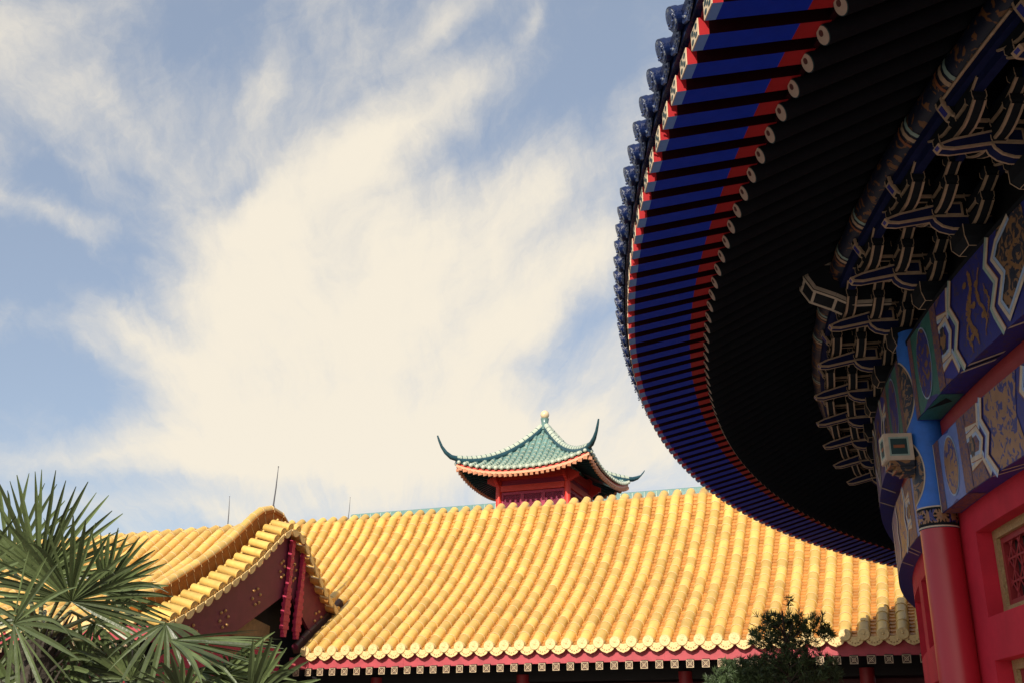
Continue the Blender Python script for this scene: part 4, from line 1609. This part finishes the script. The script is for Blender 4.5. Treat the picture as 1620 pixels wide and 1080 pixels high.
for k in range(4):
    Q = side_rot(k)
    mb = MB()
    X_ = (Q(1, 0, 0) - Q(0, 0, 0))
    Y_ = (Q(0, 1, 0) - Q(0, 0, 0))
    for z_, h_, t_ in ((9.80, .16, .06), (9.32, .11, .075)):
        mb = MB()
        mb.box(Q(0, HC, z_), X_ * (HC - .1), Y_ * t_, ZZ * h_, 0)
        mb.build('tie_beam', TRED, pav, (PX, PY, 0))
    mb = MB()
    mb.box(Q(0, HC - .03, 9.54), X_ * (HC - .1), Y_ * .03, ZZ * .098, 0)
    mb.build('frieze_panel', LATT, pav, (PX, PY, 0))
    for i in range(3):
        x0 = -HC + .12 + i * (2 * HC - .24) / 3
        x1 = x0 + (2 * HC - .24) / 3
        xm, hw_ = (x0 + x1) / 2, (x1 - x0) / 2
        mb = MB()
        mb.box(Q(xm, HC - .05, 8.66), X_ * hw_, Y_ * .02, ZZ * .53, 1)
        for s_ in (-1, 1):
            mb.box(Q(xm + s_ * (hw_ - .035), HC - .02, 8.66), X_ * .035, Y_ * .03, ZZ * .53, 0)
        mb.box(Q(xm, HC - .021, 9.14), X_ * (hw_ - .07), Y_ * .03, ZZ * .05, 0)
        nd = 9
        for j in range(-nd, nd + 1):
            for s_ in (-1, 1):
                # diagonal lattice bar clipped to the panel
                xa, za = xm + j * .085, 8.66
                pts = []
                for tt in range(-40, 41):
                    xx, zz = xa + tt * .0115, za + s_ * tt * .0115
                    if abs(xx - xm) < hw_ - .07 and abs(zz - 8.66) < .43:
                        pts.append((xx, zz))
                if len(pts) > 3:
                    mb.tube([Q(pts[0][0], HC - .028 + .004 * s_, pts[0][1]), Q(pts[-1][0], HC - .028 + .004 * s_, pts[-1][1])], .010, 4, 0, caps=False, smooth=False)
        mb.build('lattice_panel', [LATT, LATD], pav, (PX, PY, 0))
mb = MB()
mb.box(PV(0, 0, 2.9), (PV(1, 0, 0) - PV(0, 0, 0)) * 1.6, (PV(0, 1, 0) - PV(0, 0, 0)) * 1.6, ZZ * 4.6, 0)
mb.build('masonry_base', STONE, pav, (PX, PY, 0))

# ---- green-roofed hall behind, only its ridge shows ----
borg = G(-15, 55, 0)
borg.z = 0
back = thing('green_roofed_hall', borg, 'distant hall showing only a thin teal roof ridge above the yellow tiles', 'hall')
mb = MB()
ua, ub_ = -29.0, 2
mb.box(G((ua + ub_) / 2, 50.2, 11.92), ge * ((ub_ - ua) / 2), gn * .14, ZZ * .20, 0)
mb.tube([G(ua, 50.2, 12.09), G(ub_, 50.2, 12.09)], .11, 10, 0, ref=ZZ)
for k in range(int((ub_ - ua) / .6)):
    mb.box(G(ua + k * .6, 50.05, 11.92), ge * .015, gn * .01, ZZ * .2, 1)
mb.build('ridge', [TEAL, TPALE], back, borg, attr=True)
mb = MB()
for a, b in (((50.2, 11.6), (46, 8.2)), ((50.2, 11.6), (54.4, 8.2))):
    mb.add([G(ua, *a), G(ub_, *a), G(ub_, *b), G(ua, *b)], [(0, 1, 2, 3)], 0)
    for k in range(int((ub_ - ua) / .5)):
        mb.tube([G(ua + k * .5, a[0], a[1] + .03), G(ua + k * .5, b[0], b[1] + .03)], .1, 6, 0, caps=False)
mb.build('tiled_roof', TEAL, back, borg, attr=True)
mb = MB()
mb.box(G((ua + ub_) / 2, 50.2, 3.2), ge * ((ub_ - ua) / 2 - .6), gn * 3.4, ZZ * 4.9, 0)
mb.build('wall', DWALL, back, borg)

# ================================================================== PLANTS
prng = random.Random(11)


def leaflet(mb, base, d, nrm, L, w, droop, split=True):
    """one folded, pointed segment of a fan leaf"""
    d = d.normalized()
    sx = d.cross(nrm).normalized()
    k = 7
    vs = []
    rv = prng.random()
    for i in range(k + 1):
        t = i / k
        p = base + d * (L * t) + Vector((0, 0, -1)) * (droop * L * t ** 3)
        ww = w * (min(1, .30 + 2.2 * t) if t < .55 else max(.16, 1 - ((t - .55) / .45) ** 2.2))
        fold = ww * .45
        vs += [p - sx * ww + nrm * fold, p, p + sx * ww + nrm * fold]
    fs = []
    for i in range(k):
        o = i * 3
        fs += [(o, o + 1, o + 4, o + 3), (o + 1, o + 2, o + 5, o + 4)]
    mb.add(vs, fs, 0, rv, False)


def fan(par, org, hub, axis_px, tilt, L, spread, n, droop=.1, w=.0118, root=None, cup=.15, cut=1.0, edge=False):
    """fan leaf: hub point, image-plane angle of its middle segment (deg, 0=right, 90=up), tilt of the blade towards the viewer"""
    a = R_(axis_px)
    ax = (rt * math.cos(a) + up * math.sin(a))
    toward = -fw
    axis = (ax * math.cos(R_(tilt)) + toward * math.sin(R_(tilt))).normalized()
    side_ = axis.cross(toward).normalized()
    nrm = side_.cross(axis).normalized()
    if edge:
        side_, nrm = nrm, -side_
    mb = MB()
    for i in range(n):
        q = -spread / 2 + spread * i / (n - 1) + prng.uniform(-1.5, 1.5)
        d = axis * math.cos(R_(q)) + side_ * math.sin(R_(q)) + nrm * (cup + prng.uniform(-.05, .05))
        l_ = L * (1 - .18 * (abs(q) / (spread / 2)) ** 2) * prng.uniform(.90, 1.05) * cut
        tw = prng.uniform(-.5, .5)
        n_ = (nrm * math.cos(tw) + d.cross(nrm) * math.sin(tw))
        leaflet(mb, hub, d, n_, l_, w * prng.uniform(.85, 1.2), droop * prng.uniform(.3, 1.9) + (.25 if prng.random() < .08 else 0))
    o = mb.build('frond', LEAF, par, org, attr=True)
    if root is not None:
        mb = MB()
        mid = (hub + root) / 2 + Vector((0, 0, .10))
        mb.tube([root, mid, hub], [.014, .010, .007], 6)
        mb.build('petiole', LEAFP, o, org)
    return o


def palm(name, crown, label, fans, trunk_r):
    org_ = Vector((crown.x, crown.y, 0))
    p = thing(name, org_, label, 'palm', 'fan palms in the foreground')
    mb = MB()
    n = 16
    pts, rad = [], []
    for i in range(n + 1):
        z = -1.7 + (crown.z + 1.7) * i / n
        pts.append(Vector((crown.x + .015 * math.sin(i), crown.y + .015 * math.cos(i * 1.7), z)))
        rad.append(trunk_r * (1 + .10 * ((i * 7) % 3 - 1)))
    mb.tube(pts, rad, 14, 0)
    for i in range(150):
        a = prng.uniform(0, 2 * PI)
        z = prng.uniform(-1.6, crown.z)
        b = Vector((crown.x + trunk_r * math.cos(a), crown.y + trunk_r * math.sin(a), z))
        mb.tube([b, b + Vector((math.cos(a) * .06, math.sin(a) * .06, prng.uniform(.05, .16)))], [.012, .003], 4, 0, caps=False)
    mb.build('trunk', TRUNK, p, org_)
    for q in fans:
        hx, hy, D, ang, tilt, L, spread, n, droop = q[:9]
        fan(p, org_, at(hx, hy, D), ang, tilt, L, spread, n, droop, root=crown, edge=len(q) > 9, cup=.03 if len(q) > 9 else .15)
    return p


cA = at(62, 1010, 5.6)
palm('fan_palm', cA, 'large fan palm at far left with stiff dark green fans against the sky', [
    (62, 915, 5.75, 72, -8, .60, 165, 28, .02),
    (113, 950, 5.35, 72, 14, .56, 205, 29, .06),
    (15, 900, 5.9, 95, -15, .56, 120, 14, .03),
    (-60, 930, 5.5, 55, 10, .55, 170, 18, .05),
    (22, 985, 5.2, -8, 24, .58, 150, 13, .09),
    (262, 985, 5.3, -85, 25, .34, 150, 10, .22),
    (165, 935, 5.5, 30, 6, .42, 130, 18, .05),
    (150, 985, 5.9, -50, 5, .36, 220, 16, .30),
    (60, 1060, 5.7, -60, 5, .45, 220, 18, .30),
    (130, 1050, 5.9, -20, -5, .45, 240, 22, .35),
    (205, 1075, 5.8, 60, -5, .36, 230, 22, .25),
    (20, 1090, 5.9, 60, 0, .40, 200, 20, .25),
    (70, 985, 6.0, -120, 0, .40, 200, 20, .30),
], .085)
cB = at(340, 1160, 5.0)
palm('fan_palm', cB, 'lower fan palm at bottom left with a side-on fan and upright cut tips', [
    (268, 1012, 4.9, -9, 0, .50, 100, 20, .015, 1),
    (300, 1060, 5.0, -4, 5, .45, 90, 16, .05, 1),
    (385, 1100, 5.1, 66, 8, .26, 130, 19, .01),
    (395, 1105, 4.8, 28, 14, .40, 100, 18, .03),
    (350, 1070, 5.0, -60, 20, .40, 230, 20, .25),
    (290, 1100, 4.9, 100, 20, .26, 150, 14, .05),
], .07)

# needle-leaved bush in front of the gallery, half in the temple's shade
bc = at(1245, 1060, 18)
borg_ = Vector((bc.x, bc.y, 0))
bush = thing('podocarpus_bush', borg_, 'dark needle-leaved bush with a thin leading shoot in front of the gallery eave', 'bush')
mb = MB()
mb.tube([(bc.x, bc.y, -1.7), (bc.x + .05, bc.y, 0.5), (bc.x, bc.y, 2.3)], [.09, .06, .012], 10)
for k in range(40):
    a = prng.uniform(0, 2 * PI)
    z = prng.uniform(0.0, 2.0)
    L = prng.uniform(.25, .6)
    b = Vector((bc.x, bc.y, z))
    mb.tube([b, b + Vector((math.cos(a) * L, math.sin(a) * L, L * .5))], [.018, .005], 5)
mb.build('trunk', BARK, bush, borg_)
mb = MB()


def tuft(c, n, L, w, dirv=None):
    base = prng.random()
    for _ in range(n):
        d = Vector((prng.gauss(0, 1), prng.gauss(0, 1), prng.gauss(.35, 1)))
        if dirv:
            d = d * .55 + dirv
        d.normalize()
        s_ = d.cross(Vector((prng.gauss(0, 1), prng.gauss(0, 1), prng.gauss(0, 1)))).normalized()
        l_ = L * prng.uniform(.6, 1.2)
        mb.add([c - s_ * w * .4, c + s_ * w * .4, c + d * l_ * .55 + s_ * w, c + d * l_, c + d * l_ * .55 - s_ * w], [(0, 1, 2, 3, 4)], 0, min(1, max(0, base + prng.uniform(-.25, .25))))


def clump(px, py, D, r, nt, n=20):
    c0 = at(px, py, D)
    for _ in range(nt):
        while True:
            o = Vector((prng.uniform(-1, 1), prng.uniform(-1, 1), prng.uniform(-1, 1)))
            if o.length < 1:
                break
        c = c0 + Vector((o.x * r, o.y * r, o.z * r * .8))
        tuft(c, n, .105, .0062, o * .5 + Vector((0, 0, .3)))


for (px, py, r, nt) in ((1240, 1000, .26, 60), (1285, 998, .24, 52), (1205, 1010, .22, 44), (1250, 1040, .42, 150), (1290, 1060, .40, 120), (1200, 1060, .34, 90),
                        (1240, 1100, .6, 200), (1165, 1062, .26, 70), (1140, 1082, .26, 60), (1190, 1085, .3, 70), (1305, 1000, .14, 20), (1220, 985, .16, 26), (1260, 985, .16, 26)):
    clump(px, py, 18 + prng.uniform(-.3, .3), r, nt)
for k, (px, py) in enumerate(((1247, 945), (1248, 958), (1246, 972), (1249, 950))):
    tuft(at(px, py, 18), 22, .11, .007)
for k in range(26):
    px = prng.uniform(1195, 1312)
    tuft(at(px, prng.uniform(970, 985), 18 + prng.uniform(-.2, .2)), 12, .13, .006, Vector((0, 0, .9)))
mb.build('crown', NEED, bush, borg_, attr=True)
